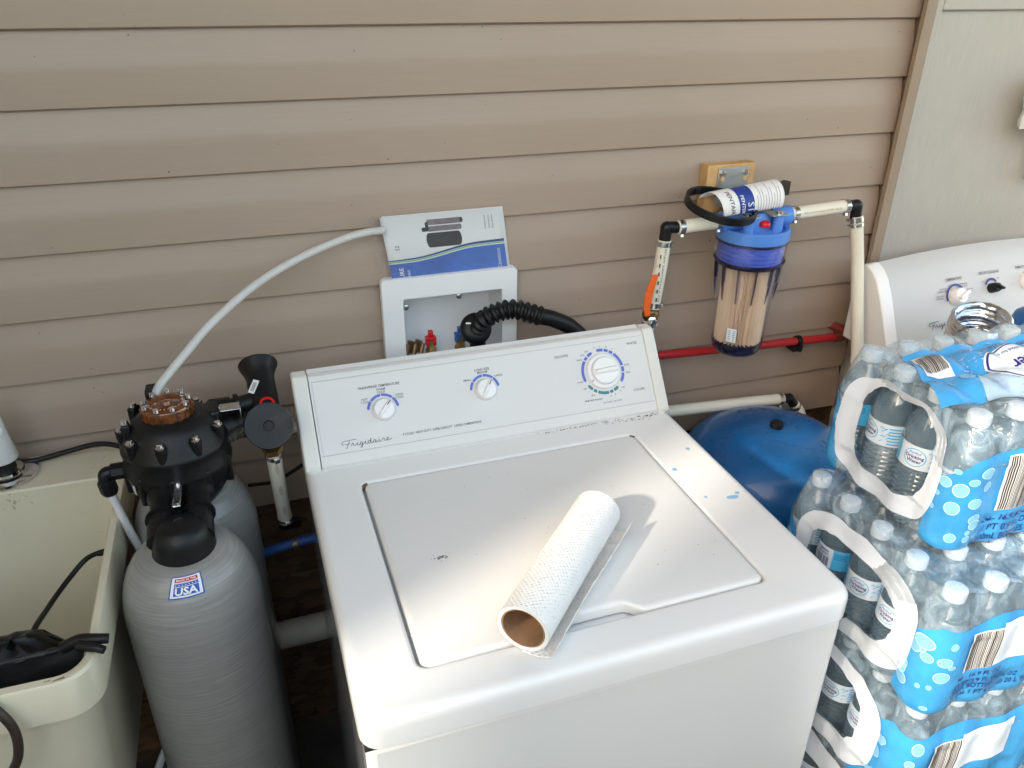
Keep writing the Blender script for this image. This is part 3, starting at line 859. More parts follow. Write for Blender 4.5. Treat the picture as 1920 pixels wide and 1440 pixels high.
# ------------------------------------------------------------------ water supply box in the wall
box = thing('washer_outlet_box', 'white recessed washer outlet box with red and blue valves behind the washer', 'outlet box', (-0.025, WY, 1.0))
t = MB()
OX0, OX1, OZ0, OZ1 = -0.163, 0.110, 0.935, 1.147
IX0, IX1, IZ0, IZ1 = -0.122, 0.078, 0.965, 1.105
fy = WY - 0.020
outer = rrect(OX0, OX1, OZ0, OZ1, 0.010, 5); inn = rrect(IX0, IX1, IZ0, IZ1, 0.003, 5)
R = [[(x, WY - 0.002, z) for x, z in outer], [(x, fy + 0.002, z) for x, z in outer], [(x * 0.99 + -0.0265 * 0.01, fy, z * 0.99 + 1.041 * 0.01) for x, z in outer], [(x, fy, z) for x, z in inn], [(x, WY + 0.075, z) for x, z in inn]]
cnt = len(outer); V = [p for r_ in R for p in r_]; Fc = []
for i in range(len(R) - 1):
    for k in range(cnt):
        k2 = (k + 1) % cnt
        Fc.append((i * cnt + k, (i + 1) * cnt + k, (i + 1) * cnt + k2, i * cnt + k2))
Fc.append(tuple(reversed([(len(R) - 1) * cnt + k for k in range(cnt)])))
t.add(V, Fc)
t.build('box_frame', M_BOX, box, world=True, smooth=35)
for (x, z) in ((-0.100, 1.050), (0.013, 1.062)):
    t = MB(); t.lathe([(0, 0), (0.006, 0), (0.006, 0.0025), (0.003, 0.004), (0, 0.004)], 16, axis_matrix((x, WY + 0.074, z), (0, -1, 0)))
    t.build('screw', M_STEEL, box, world=True)
for (x, hm) in ((-0.063, M_REDB), (-0.001, M_BLUEPEX)):
    t = MB(); t.lathe([(0, 0), (0.012, 0), (0.012, 0.02), (0.009, 0.024), (0.009, 0.04), (0, 0.04)], 6, axis_matrix((x, WY + 0.02, 0.955), (0, 0, 1)))
    t.cyl((x, WY + 0.02, 0.965), (x, WY - 0.02, 0.965), 0.009, 12)
    vb = t.build('valve_body', M_BRASS, box, world=True)
    t = MB(); t.box(x - 0.011, x + 0.011, WY + 0.012, WY + 0.028, 0.994, 1.003); t.box(x - 0.005, x + 0.005, WY + 0.014, WY + 0.026, 1.003, 1.016); t.box(x - 0.011, x - 0.004, WY + 0.013, WY + 0.027, 0.983, 0.994)
    t.box(x + 0.004, x + 0.011, WY + 0.013, WY + 0.027, 0.983, 0.994)
    t.build('valve_handle', hm, box, world=True, bevel=0.002)
t = MB()
for k in range(7):
    t.cyl((-0.118 + 0.005 * k, WY + 0.005 + 0.006 * (k % 3), 0.975), (-0.112 + 0.0052 * k, WY + 0.012, 0.994 + 0.004 * ((k * 2) % 3)), 0.005, 10)
t.build('brass_fitting', M_OLDBRASS, box, world=True)

# black corrugated washer drain hose
hose = thing('drain_hose', 'black corrugated drain hose bending out of the white outlet box', 'hose', (0.03, WY - 0.03, 1.0))
t = MB()
hp = [(0.030, 0.798, 0.955), (0.027, 0.79, 1.000), (0.024, 0.775, 1.030), (0.033, 0.755, 1.058), (0.055, 0.745, 1.073), (0.085, 0.745, 1.076), (0.118, 0.742, 1.066), (0.150, 0.740, 1.053)]
cr = [0]
def rib(tt):
    return 0.0175 + 0.0030 * math.sin(tt * 2 * PI * 17) if 0.25 < tt < 0.97 else 0.0165
t.tube(hp, rib, 20, smooth=34)
t.build('corrugated_bend', M_RUBBER, hose, world=True, smooth=80)
t = MB(); t.tube([(0.145, 0.740, 1.055), (0.172, 0.738, 1.046), (0.214, 0.735, 1.020), (0.26, 0.72, 0.96), (0.29, 0.70, 0.85), (0.3, 0.70, 0.6)], 0.0165, 20)
t.build('smooth_hose', M_RUBBER, hose, world=True)
t = MB(); t.lathe([(0, 0), (0.030, 0), (0.032, 0.003), (0.032, 0.011), (0.028, 0.016), (0.020, 0.020), (0.0, 0.020)], 36, axis_matrix((0.020, 0.785, 1.025), (0.05, -0.85, 0.52)))
t.build('hose_collar', M_RUBBER, hose, world=True)
t = MB(); t.box(-0.005, 0.005, -0.0015, 0.0015, 0.0, 0.003, 0, axis_matrix((0.004, 0.7745, 1.044), (-0.3, -0.85, 0.42)))
t.build('white_tab', M_WHITEINK, hose, world=True)

# ------------------------------------------------------------------ booklet in a plastic sleeve
bk = thing('instruction_booklet', 'instruction booklet with blue wave cover in a clear sleeve behind the outlet box', 'booklet', (-0.03, WY - 0.01, 1.13))
BX0, BX1, BZ0, BZ1 = -0.147, 0.085, 1.112, 1.2655
BY = WY - 0.0085
sk = lambda x, z, d: (x + 0.02 * (1 - (z - BZ0) / (BZ1 - BZ0)) - 0.008 + (z - 1.2) * 0.0, BY - d + (z - BZ0) * 0.00 + 0.0020 * math.sin((x + 0.03) * 14), z)
def leaf_poly(t, pts, d, mi=0):
    t.add([sk(x, z, d) for x, z in pts], [tuple(range(len(pts)))], mi)
def leaf_strip(t, lo, hi, d, mi=0, n=24, x0=BX0, x1=BX1):
    V = []
    for k in range(n + 1):
        x = x0 + (x1 - x0) * k / n
        V += [sk(x, lo(x), d), sk(x, hi(x), d)]
    t.add(V, [(2 * k, 2 * k + 2, 2 * k + 3, 2 * k + 1) for k in range(n)], mi)
t = MB(); leaf_strip(t, lambda x: BZ0, lambda x: BZ1, 0.0); t.build('page', M_PAPER, bk, world=True, smooth=60, solid=0.0016)
t = MB(); leaf_strip(t, lambda x: BZ0, lambda x: BZ1 + 0.001, -0.0025, x0=BX0 + 0.004, x1=BX1 + 0.006); t.build('page', M_PAPER, bk, world=True, smooth=60, solid=0.001)
def wave(x):
    s_ = (x - BX0) / (BX1 - BX0)
    e = max(0, min(1, (s_ - 0.18) / 0.6)); e = e * e * (3 - 2 * e)
    return 1.176 + 0.016 * e + 0.004 * s_
t = MB()
leaf_strip(t, lambda x: BZ0, lambda x: wave(x) - 0.002, 0.0012, 0)
leaf_strip(t, lambda x: wave(x) + 0.0002, lambda x: wave(x) + 0.0026, 0.0012, 1)
leaf_strip(t, lambda x: wave(x) + 0.0034, lambda x: wave(x) + 0.0056 + 0.003 * (x - BX0) / 0.23, 0.0012, 2)
t.build('cover_band', [M_BLUEP, M_GREENP, M_NAVY], bk, world=True, smooth=60)
t = MB()
def cyl2d(x0, x1, z0, z1, mi):
    pts = []
    r = (z1 - z0) / 2
    for k in range(9):
        a = PI / 2 + PI * k / 8; pts.append((x0 + 0.4 * r * math.cos(a), (z0 + z1) / 2 + r * math.sin(a)))
    for k in range(9):
        a = -PI / 2 + PI * k / 8; pts.append((x1 + 0.4 * r * math.cos(a), (z0 + z1) / 2 + r * math.sin(a)))
    leaf_poly(t, pts, 0.0012, mi)
cyl2d(-0.060, 0.002, 1.2435, 1.2545, 0); cyl2d(-0.060, 0.002, 1.2310, 1.2415, 0); cyl2d(-0.062, -0.004, 1.2000, 1.2285, 1)
cyl2d(-0.002, 0.006, 1.2440, 1.2540, 1); cyl2d(-0.072, -0.062, 1.232, 1.240, 1)
leaf_poly(t, [(-0.066, 1.236), (-0.060, 1.236), (-0.060, 1.251), (-0.066, 1.249)], 0.0013, 1)
t.build('cover_picture', [M_GREYP, M_BLKP], bk, world=True, smooth=None)
t = MB()
up_ = lambda x, z: (lambda a, b: sk(x - b, z + a, 0.0014))
t.text('SIGNATURE', 0.0115, up_(-0.122, 1.1655), 0, 1.0, 0.012, 0, 0.062)
t.text('SOFTENERS', 0.007, up_(-0.110, 1.160), 0, 1.0, 0, 0, 0.045)
t.text('Kinetico', 0.012, up_(0.074, 1.186), 0, 1.0, 0, 0, 0.042)
t.build('cover_lettering', M_WHITEINK, bk, world=True, smooth=None)
t = MB()
t.text('Installation manual', 0.0045, up_(0.052, 1.2535), 0, 1.0, 0, 0, 0.026); t.text('Quick reference', 0.0045, up_(0.060, 1.2535), 0, 1.0, 0, 0, 0.026); t.text('Owner information', 0.0045, up_(0.067, 1.2535), 0, 1.0, 0, 0, 0.026)
t.text('S2', 0.011, up_(-0.122, 1.210), 0, 1.0)
t.build('small_lettering', M_INK, bk, world=True, smooth=None)
t = MB()
leaf_strip(t, lambda x: 1.114, lambda x: 1.2675, 0.0026, x0=-0.168, x1=0.0895)
t.build('plastic_sleeve', M_SLEEVE, bk, world=True, smooth=60)

# ------------------------------------------------------------------ pipes
def clamp(name, c, d, r, parent, wd=0.010):
    t = MB(); M = axis_matrix(Vector(c) - Vector(d).normalized() * wd / 2, d)
    t.lathe([(r, 0), (r + 0.0014, 0), (r + 0.0014, wd), (r, wd)], 24, M)
    t.box(-0.004, 0.004, r, r + 0.006, wd * 0.2, wd * 0.8, 0, M @ Matrix.Rotation(PI * 0.9, 4, 'Z'))
    o = t.build('pipe_clamp', M_PIPECLAMP, parent, world=True)
    return o
def elbow(a, c, b, r, parent, m=None):
    t = MB(); t.tube([a, tuple((Vector(a) + Vector(c) * 3) / 4), c, tuple((Vector(b) + Vector(c) * 3) / 4), b], r, 16, smooth=4)
    return t.build('elbow', m or M_BLACK, parent, world=True)

FX, FYc = 0.583, 0.700
PR = 0.0135
lp = thing('left_filter_pipe', 'ivory flexible pipe with orange handled valve rising to the left side of the filter', 'water pipe', (0.37, 0.70, 0.9))
lp.name = 'water_pipe'
t = MB(); t.tube([(0.408, 0.70, 1.2255), (0.455, 0.70, 1.2275), (0.506, 0.70, 1.2290)], PR, 20); t.build('hose', M_PEX, lp, world=True)
t = MB(); t.tube([(0.3835, 0.70, 1.203), (0.3795, 0.70, 1.14), (0.372, 0.70, 1.062)], PR, 20); t.build('hose', M_PEX, lp, world=True)
t = MB(); t.tube([(0.366, 0.70, 1.035), (0.36, 0.70, 0.98), (0.355, 0.70, 0.80)], PR, 20); t.build('hose', M_PEX, lp, world=True)
elbow((0.414, 0.70, 1.2257), (0.3845, 0.70, 1.228), (0.3832, 0.70, 1.198), 0.0115, lp)
clamp('c', (0.416, 0.70, 1.2257), (1, 0, 0), PR, lp); clamp('c', (0.497, 0.70, 1.2285), (1, 0, 0), PR, lp)
clamp('c', (0.383, 0.70, 1.196), (0.05, 0, 1), PR, lp); clamp('c', (0.3725, 0.70, 1.070), (0.05, 0, 1), PR, lp); clamp('c', (0.3655, 0.70, 1.028), (0.05, 0, 1), PR, lp)
t = MB(); t.lathe([(0, 0), (0.0115, 0), (0.0115, 0.006), (0.016, 0.010), (0.0175, 0.018), (0.016, 0.026), (0.0115, 0.030), (0.0115, 0.036), (0, 0.036)], 24, axis_matrix((0.367, 0.70, 1.030), (0.06, 0, 1)))
t.cyl((0.369, 0.70, 1.048), (0.362, 0.672, 1.050), 0.008, 12)
vb = t.build('ball_valve', M_OLDBRASS, lp, world=True)
t = MB(); t.lathe([(0, 0), (0.0095, 0), (0.0095, 0.004), (0.006, 0.006), (0, 0.006)], 6, axis_matrix((0.355, 0.669, 1.048), (-0.2, -1, 0.1)))
t.build('valve_nut', M_CHROME, vb, world=True)
t = MB()
hv = [Vector((0.346, 0.672, 1.058)), Vector((0.341, 0.670, 1.078)), Vector((0.343, 0.668, 1.11)), Vector((0.3515, 0.666, 1.146))]
for a_, b_, w0, w1 in ((0, 1, .006, .0075), (1, 2, .0075, .0085), (2, 3, .0085, .0065)):
    A, B = hv[a_], hv[b_]
    V = []
    for q, ww in ((A, w0), (B, w1)):
        for sx_, sy_ in ((-1, -1), (1, -1), (1, 1), (-1, 1)): V.append(q + Vector((sx_ * ww, sy_ * 0.0022, 0)))
    t.add(V, [(0, 1, 5, 4), (1, 2, 6, 5), (2, 3, 7, 6), (3, 0, 4, 7), (3, 2, 1, 0), (4, 5, 6, 7)])
t.build('valve_handle', M_ORANGE, lp, world=True, bevel=0.0015)
t = MB()
for k in range(6):
    t.box(0.3685 + 0.0002 * k, 0.372, 0.6858, 0.6862, 1.08 + 0.018 * k, 1.088 + 0.018 * k)
t.text('PEX-A 3/4 POTABLE WATER', 0.006, lambda a, b: (0.3755 + a * 0.058 + b, 0.6858, 1.135 + a), 0, 0.5, 0, 0, 0.11)
t.build('pipe_print', M_INK, lp, world=True, smooth=None)

rp = thing('water_pipe', 'long ivory flexible pipe running from the right side of the filter down by the dryer', 'water pipe', (0.83, 0.70, 0.6))
t = MB(); t.tube([(0.662, 0.70, 1.231), (0.73, 0.70, 1.234), (0.806, 0.70, 1.2375)], PR, 20); t.build('hose', M_PEX, rp, world=True)
t = MB(); t.tube([(0.8335, 0.700, 1.214), (0.849, 0.690, 1.128), (0.856, 0.670, 1.036), (0.863, 0.640, 0.907), (0.868, 0.625, 0.80), (0.870, 0.62, 0.5)], PR, 20); t.build('hose', M_PEX, rp, world=True)
elbow((0.80, 0.70, 1.2372), (0.829, 0.70, 1.2372), (0.832, 0.70, 1.208), 0.0115, rp)
clamp('c', (0.676, 0.70, 1.2318), (1, 0, 0), PR, rp); clamp('c', (0.799, 0.70, 1.2372), (1, 0, 0), PR, rp)
clamp('c', (0.8335, 0.698, 1.207), (-0.2, .2, 1), PR, rp); clamp('c', (0.8355, 0.696, 1.196), (-0.2, .2, 1), PR, rp, 0.006)
t = MB(); t.text('PEX-A 3/4 POTABLE WATER 100 PSI', 0.005, lambda a, b: (0.735 + a, 0.6862, 1.234 + b + a * 0.04), 0, 0.5, 0, 0, 0.09)
t.build('pipe_print', mat('brown_ink', (0.35, 0.22, 0.12), 0.6), rp, world=True, smooth=None)

redp = thing('red_pipe', 'red water pipe clipped along the siding low behind the filter', 'water pipe', (0.7, 0.775, 0.9))
t = MB(); t.tube([(0.30, 0.775, 0.922), (0.44, 0.775, 0.9105), (0.589, 0.775, 0.9035), (0.70, 0.775, 0.8985), (0.80, 0.775, 0.8955), (0.915, 0.775, 0.891)], 0.0095, 16); t.build('pipe', M_RED, redp, world=True)
t = MB(); t.tube([(0.912, 0.775, 0.891), (0.935, 0.775, 0.892), (0.94, 0.79, 0.900), (0.925, 0.83, 0.908)], 0.0115, 16); t.build('elbow', mat('red_elbow', (0.22, 0.03, 0.03), 0.4), redp, world=True)
t = MB(); t.lathe([(0.0095, 0), (0.0125, 0), (0.0125, 0.008), (0.0095, 0.008)], 20, axis_matrix((0.914, 0.775, 0.891), (1, 0, 0))); t.build('crimp_ring', M_OLDBRASS, redp, world=True)
t = MB(); t.lathe([(0.0096, 0), (0.0135, 0), (0.0135, 0.011), (0.0096, 0.011)], 20, axis_matrix((0.802, 0.775, 0.8955), (1, 0, 0))); t.box(0.792, 0.818, 0.765, 0.795, 0.872, 0.884); t.cyl((0.806, 0.757, 0.877), (0.806, 0.77, 0.877), 0.004, 8)
t.build('pipe_clip', M_BLACK, redp, world=True, bevel=0.001)

lw = thing('water_pipe', 'ivory pipe lying low along the wall behind the blue tank', 'water pipe', (0.6, 0.74, 0.77))
t = MB(); t.tube([(0.15, 0.74, 0.80), (0.455, 0.74, 0.783), (0.62, 0.74, 0.774), (0.765, 0.74, 0.765)], PR, 20); t.build('hose', M_PEX, lw, world=True)
t = MB(); t.tube([(0.802, 0.74, 0.744), (0.82, 0.735, 0.72), (0.84, 0.72, 0.66)], 0.0125, 20); t.build('hose', M_PEX, lw, world=True)
elbow((0.762, 0.74, 0.765), (0.785, 0.74, 0.764), (0.806, 0.74, 0.738), 0.0112, lw)
clamp('c', (0.757, 0.74, 0.7653), (1, 0, -0.05), PR, lw); clamp('c', (0.806, 0.739, 0.738), (0.5, 0, -1), 0.0125, lw)

bl = thing('water_pipe', 'thin blue water pipe low on the dark wall left of the washer', 'water pipe', (-0.40, 0.77, 0.6))
t = MB(); t.tube([(-0.62, 0.79, 0.50), (-0.52, 0.77, 0.565), (-0.443, 0.74, 0.606), (-0.362, 0.74, 0.618), (-0.2, 0.75, 0.62)], 0.0105, 16); t.build('hose', M_BLUEPEX, bl, world=True)
t = MB(); t.lathe([(0.0105, 0), (0.013, 0), (0.013, 0.010), (0.0105, 0.010)], 20, axis_matrix((-0.39, 0.74, 0.614), (1, 0, 0.1))); t.build('crimp_ring', M_OLDBRASS, bl, world=True)
pv = thing('drain_pipe', 'thick beige plastic drain pipe low on the wall between softener and washer', 'drain pipe', (-0.4, 0.74, 0.38))
t = MB(); t.cyl((-0.9, 0.74, 0.362), (0.3, 0.74, 0.395), 0.030, 28); t.build('pipe', M_PVC, pv, world=True)

# pipe behind the washer's left end
bp_ = thing('water_pipe', 'short beige pipe with a black clamp coming out behind the washer left end', 'water pipe', (-0.35, 0.78, 0.86))
t = MB(); t.cyl((-0.368, 0.775, 0.866), (-0.15, 0.775, 0.874), 0.0125, 20); t.build('hose', M_PVC, bp_, world=True)
t = MB(); t.lathe([(0.012, 0), (0.0165, 0), (0.0165, 0.012), (0.012, 0.012)], 20, axis_matrix((-0.376, 0.775, 0.866), (1, 0, 0.03))); t.cyl((-0.39, 0.775, 0.8655), (-0.37, 0.775, 0.866), 0.010, 12); t.build('pipe_clamp', M_BLACK, bp_, world=True)

# ------------------------------------------------------------------ filter housing
flt = thing('water_filter', 'clear water filter housing with blue cap and pleated cartridge on the wall', 'water filter', (FX, FYc, 0.94))
O = Matrix.Translation((FX, FYc, 0))
t = MB()
t.lathe([(0, 1.186), (0.066, 1.186), (0.0725, 1.192), (0.0735, 1.197), (0.0735, 1.213), (0.070, 1.216), (0.063, 1.214), (0.060, 1.207), (0.030, 1.212), (0.020, 1.222), (0.0, 1.224)], 56, O)
t.build('cap', M_CAPBLUE, flt, world=True, smooth=35)
t = MB()
for sx_ in (-1, 1):
    t.cyl((FX + sx_ * 0.035, FYc, 1.229), (FX + sx_ * 0.079, FYc, 1.230), 0.0195, 28)
t.lathe([(0, 1.20), (0.049, 1.20), (0.047, 1.238), (0.043, 1.244), (0, 1.244)], 40, Matrix.Translation((FX, FYc + 0.022, 0)))
t.build('port_block', M_CAPBLUE, flt, world=True, smooth=35)
for sx_ in (-1, 1):
    for yy in (-0.030, 0.028):
        t = MB(); t.lathe([(0, 1.205), (0.0115, 1.205), (0.0100, 1.240), (0.0095, 1.243), (0, 1.243)], 20, Matrix.Translation((FX + sx_ * 0.034, FYc + yy, 0)))
        bo = t.build('boss', M_CAPBLUE, flt, world=True)
        if yy < 0:
            t = MB(); t.lathe([(0, 1.2452), (0.0075, 1.2452), (0.007, 1.249), (0.003, 1.251), (0, 1.251)], 16, Matrix.Translation((FX + sx_ * 0.034, FYc + yy, 0)))
            t.build('screw', M_CHROME, bo, world=True)
t = MB()
t.box(FX - 0.048, FX - 0.016, FYc - 0.044, FYc + 0.05, 1.2432, 1.2450); t.box(FX + 0.010, FX + 0.050, FYc - 0.044, FYc + 0.05, 1.2432, 1.2450); t.box(0.532, 0.603, FYc + 0.0505, FYc + 0.0708, 1.2432, 1.2450)
t.box(0.532, 0.603, FYc + 0.071, FYc + 0.0735, 1.2432, 1.3165)
t.build('steel_bracket', M_ZINC, flt, world=True, bevel=0.0008)
t = MB(); t.lathe([(0, 0), (0.0105, 0), (0.0105, 0.005), (0.008, 0.009), (0.003, 0.0108), (0, 0.011)], 24, axis_matrix((FX + 0.004, FYc - 0.030, 1.222), (0, -0.15, 1)))
t.build('red_button', M_REDB, flt, world=True)
# threaded collar and sump
t = MB(); pr = []
for k in range(5):
    z = 1.186 - k * 0.0088
    pr += [(0.0640, z), (0.0662, z - 0.002), (0.0662, z - 0.005), (0.0640, z - 0.0070)]
pr = [(0.0, 1.187)] + pr + [(0.0, 1.142)]
t.lathe(pr, 48, O); t.build('thread', mat('thread_blue', (0.05, 0.11, 0.55), 0.2, coat=0.5), flt, world=True)
t = MB()
t.lathe([(0.0705, 1.191), (0.0712, 1.180), (0.0705, 1.150), (0.0640, 1.142), (0.0615, 1.120), (0.0590, 1.080), (0.0560, 1.02), (0.0530, 0.962), (0.0500, 0.950), (0.0440, 0.942), (0.0, 0.938)], 56, O)
t.build('sump', M_SUMP, flt, world=True, smooth=50)
t = MB()
t.lathe([(0.0717, 1.150), (0.0722, 1.146), (0.0650, 1.138), (0.0645, 1.142), (0.0717, 1.150)], 56, O)
t.build('sump_rim', M_SUMPEDGE, flt, world=True, smooth=50)
t = MB(); t.lathe([(0.0535, 0.968), (0.0536, 0.962), (0.0506, 0.949), (0.0446, 0.941), (0.0, 0.9372), (0.0, 0.955), (0.050, 0.957), (0.0535, 0.968)], 56, O)
t.build('sump_foot', M_SUMPEDGE, flt, world=True, smooth=50)
t = MB(); t.lathe([(0.0720, 1.193), (0.0726, 1.189), (0.0720, 1.186)], 56, O)
t.build('sump_rim', M_SUMPEDGE, flt, world=True, smooth=50)
for k in range(12):
    t = MB()
    a = 2 * PI * k / 12 + 0.2
    c_, s_ = math.cos(a), math.sin(a)
    for (ra, za, rb, zb) in ((0.0700, 1.146, 0.0668, 1.105), (0.0668, 1.105, 0.0605, 1.065)):
        V = []
        for r_, z_ in ((ra, za), (rb, zb)):
            for q in (-1, 1):
                wd = 0.0016 if z_ > 1.07 else 0.0006
                V.append((FX + r_ * c_ - q * wd * s_, FYc + r_ * s_ + q * wd * c_, z_))
        for r_, z_ in ((0.0620, za), (0.0600, zb)):
            for q in (-1, 1):
                V.append((FX + r_ * c_ - q * 0.0016 * s_, FYc + r_ * s_ + q * 0.0016 * c_, z_))
        t.add(V, [(0, 1, 3, 2), (0, 2, 6, 4), (1, 5, 7, 3)])
    t.build('sump_rib', M_SUMPEDGE, flt, world=True, smooth=30)
t = MB()
NP = 32
def pleat(u, v):
    a = u * 2 * PI
    ph = (u * NP) % 1.0
    tri = abs(ph * 2 - 1)
    wob = 0.12 * math.sin(v * 5 + 7 * noise.noise(Vector((math.cos(a) * 2, math.sin(a) * 2, v * 2))))
    a2 = a + wob * 2 * PI / NP
    r = 0.0340 + 0.0155 * tri
    return (FX + r * math.cos(a2), FYc + r * math.sin(a2), 0.966 + v * 0.184)
t.grid(pleat, NP * 4, 14)
t.build('pleated_cartridge', M_PLEAT, flt, world=True, smooth=20)
t = MB(); t.lathe([(0, 0.962), (0.044, 0.962), (0.046, 0.958), (0.046, 0.950), (0, 0.950)], 40, O); t.build('cartridge_end', M_DARK, flt, world=True)
t = MB()
def onr(x_, z_, rr): return None
def sump_lab(a, b):
    ang = math.radians(222) + a / 0.0545
    return (FX + 0.0556 * math.cos(ang), FYc + 0.0556 * math.sin(ang), 0.992 + b)
V = [sump_lab(x_, z_) for z_ in (-0.014, 0.016) for x_ in (-0.010, -0.005, 0, 0.005, 0.010)]
t.add(V, [(k, k + 1, k + 6, k + 5) for k in range(4)])
t.build('label', M_LABELW, flt, world=True)
t = MB()
for k in range(6):
    t.add([tuple(Vector(sump_lab(x_, z_)) + Vector((-0.0002, -0.0003, 0))) for z_ in (-0.011 + k * 0.0042, -0.0097 + k * 0.0042) for x_ in (-0.007, 0.007)], [(0, 1, 3, 2)])
t.build('label_print', M_INK, flt, world=True, smooth=None)

blk = thing('mounting_block', 'small pine wood block on the siding that holds the filter bracket', 'wood block', (0.563, WY - 0.02, 1.28))
t = MB(); t.box(0.509, 0.620, 0.7745, WY - 0.001, 1.225, 1.3225); t.build('wood', M_WOOD, blk, world=True, bevel=0.002)
for x, z in ((0.541, 1.306), (0.594, 1.306), (0.541, 1.262)):
    t = MB(); t.lathe([(0, 0), (0.0055, 0), (0.0055, 0.003), (0.003, 0.006), (0, 0.006)], 8, axis_matrix((x, 0.7705, z), (0, -1, 0))); t.build('screw', M_CHROME, blk, world=True)
    if z > 1.3:
        t = MB(); t.lathe([(0, 0), (0.0050, 0)], 14, axis_matrix((x + 0.001, 0.7704, z - 0.012), (0, -1, 0))); t.build('slot', M_WOOD, blk, world=True)

wr = thing('filter_wrench', 'black plastic ring wrench hanging on top of the blue filter cap', 'wrench', (0.5, 0.69, 1.25))
wc = Vector((0.497, 0.695, 1.263)); wn = Vector((0.10, -0.22, 1)).normalized()
M = axis_matrix(wc, wn)
t = MB(); t.lathe([(0.066, -0.008), (0.0715, -0.008), (0.0715, 0.008), (0.066, 0.008), (0.066, -0.008)], 56, M)
for k in range(6):
    t.box(0.0625, 0.0665, -0.006, 0.006, -0.006, 0.006, 0, M @ Matrix.Rotation(k * PI / 3 + 0.4, 4, 'Z'))
t.build('ring', M_BLACK, wr, world=True, smooth=35, bevel=0.001)
t = MB(); hd0 = wc + Vector((0.066, 0.022, 0.004)); hd1 = Vector((0.7065, 0.7790, 1.264))
M = axis_matrix(hd0, hd1 - hd0); L = (hd1 - hd0).length
V = []
for z_, w_, h_ in ((0, 0.010, 0.007), (L * .6, 0.009, 0.008), (L, 0.015, 0.0095)):
    for a_, b_ in ((-1, -1), (1, -1), (1, 1), (-1, 1)): V.append(M @ Vector((a_ * h_, b_ * w_, z_)))
t.add(V, [(0, 1, 5, 4), (1, 2, 6, 5), (2, 3, 7, 6), (3, 0, 4, 7), (4, 5, 9, 8), (5, 6, 10, 9), (6, 7, 11, 10), (7, 4, 8, 11), (3, 2, 1, 0), (8, 9, 10, 11)])
t.build('handle', M_BLACK, wr, world=True, bevel=0.002)

lf = thing('folded_leaflet', 'curled white and navy instruction leaflet lying over the filter wrench', 'leaflet', (0.56, 0.69, 1.25))
la = Vector((0.478, 0.685, 1.258)); lb = Vector((0.617, 0.690, 1.268))
ld = (lb - la); 
def leaf(u, v, off=0.0):
    c = la + ld * u
    rr = 0.030 + 0.004 * u + off
    ang = math.radians(-28 + 200 * v)         # 0 = toward the camera side
    cut = 0.028 * (1 - u) * 0
    y = -math.cos(ang) * rr; z = math.sin(ang) * rr * 0.95
    sh_ = 0.028 * (1 - v) - 0.020
    return (c.x + sh_ * (1 - u), c.y + y + 0.006, c.z + z + 0.005)
t = MB(); t.grid(lambda u, v: leaf(u, v * 0.92), 20, 24); t.build('paper', M_PAPER, lf, world=True, smooth=60, solid=0.0003)
t = MB(); t.grid(lambda u, v: leaf(0.27 + 0.24 * u, v * 0.62 + 0.005, 0.0008), 6, 20); t.build('navy_band', M_NAVY, lf, world=True, smooth=60)
t = MB()
lt = lambda u0, v0: (lambda a, b: leaf(u0 - b / 0.139 * 1.0 * 1, v0 + a / 0.10, 0.0014))
t.text('PENTAIR', 0.012, lambda a, b: leaf(0.10 + b / 0.139 * 1.0 + 0.03, 0.26 - a / 0.10, 0.0012), 1, 0.5, 0.01)
t.text('S1', 0.020, lambda a, b: leaf(0.40 + b / 0.139, 0.10 - a / 0.10 + 0.04, 0.0014), 0, 0.5)
t.text('PENTEK', 0.010, lambda a, b: leaf(0.305 + b / 0.139, 0.18 - a / 0.10, 0.0014), 0, 0.5, 0.01)
for k in range(9):
    u0 = 0.56 + 0.045 * k
    v0 = 0.02; v1 = 0.30 + 0.12 * ((k * 5) % 3)
    t.grid(lambda a, b: leaf(u0 + 0.012 * a, v0 + (v1 - v0) * b, 0.0010), 1, 10, 2)
t.build('print', [M_WHITEINK, M_INK, mat('pale_ink', (0.45, 0.45, 0.48), 0.6)], lf, world=True, smooth=None)

# ------------------------------------------------------------------ blue pressure tank
TX, TY = 0.633, 0.583
bt = thing('pressure_tank', 'round blue water pressure tank standing between the washer and the dryer', 'water tank', (TX, TY, 0))
t = MB()
t.lathe([(0, 0.8), (0.03, 0.7996), (0.06, 0.7978), (0.095, 0.792), (0.13, 0.780), (0.160, 0.761), (0.182, 0.737), (0.196, 0.705), (0.200, 0.675), (0.200, 0.655), (0.2025, 0.653), (0.2025, 0.648), (0.200, 0.646), (0.200, 0.20), (0.19, 0.15), (0.0, 0.10)], 72)
t.build('tank_shell', M_BLUETANK, bt, smooth=50)
t = MB(); t.lathe([(0, 0.798), (0.0135, 0.798), (0.0140, 0.801), (0.0135, 0.811), (0.011, 0.813), (0, 0.813)], 24); t.build('valve_cap', M_BLACK, bt)
t = MB(); t.lathe([(0.18, 0), (0.18, 0.14), (0.17, 0.14), (0.17, 0)], 40); t.build('base_ring', M_BLACK, bt)
t = MB()
def onT(a, z, r=0.2005):
    an = math.radians(252) + a / 0.2
    return (r * math.cos(an), r * math.sin(an), z)
t.grid(lambda u, v: onT(-0.07 + 0.14 * u, 0.585 + 0.05 * v), 12, 1, 0)
t.text('GOULDS', 0.026, lambda a, b: onT(a, 0.601 + b, 0.2012), 1, 0.5, 0.01)
t.build('name_plate', [M_DARK, M_WHITEINK], bt, smooth=60)

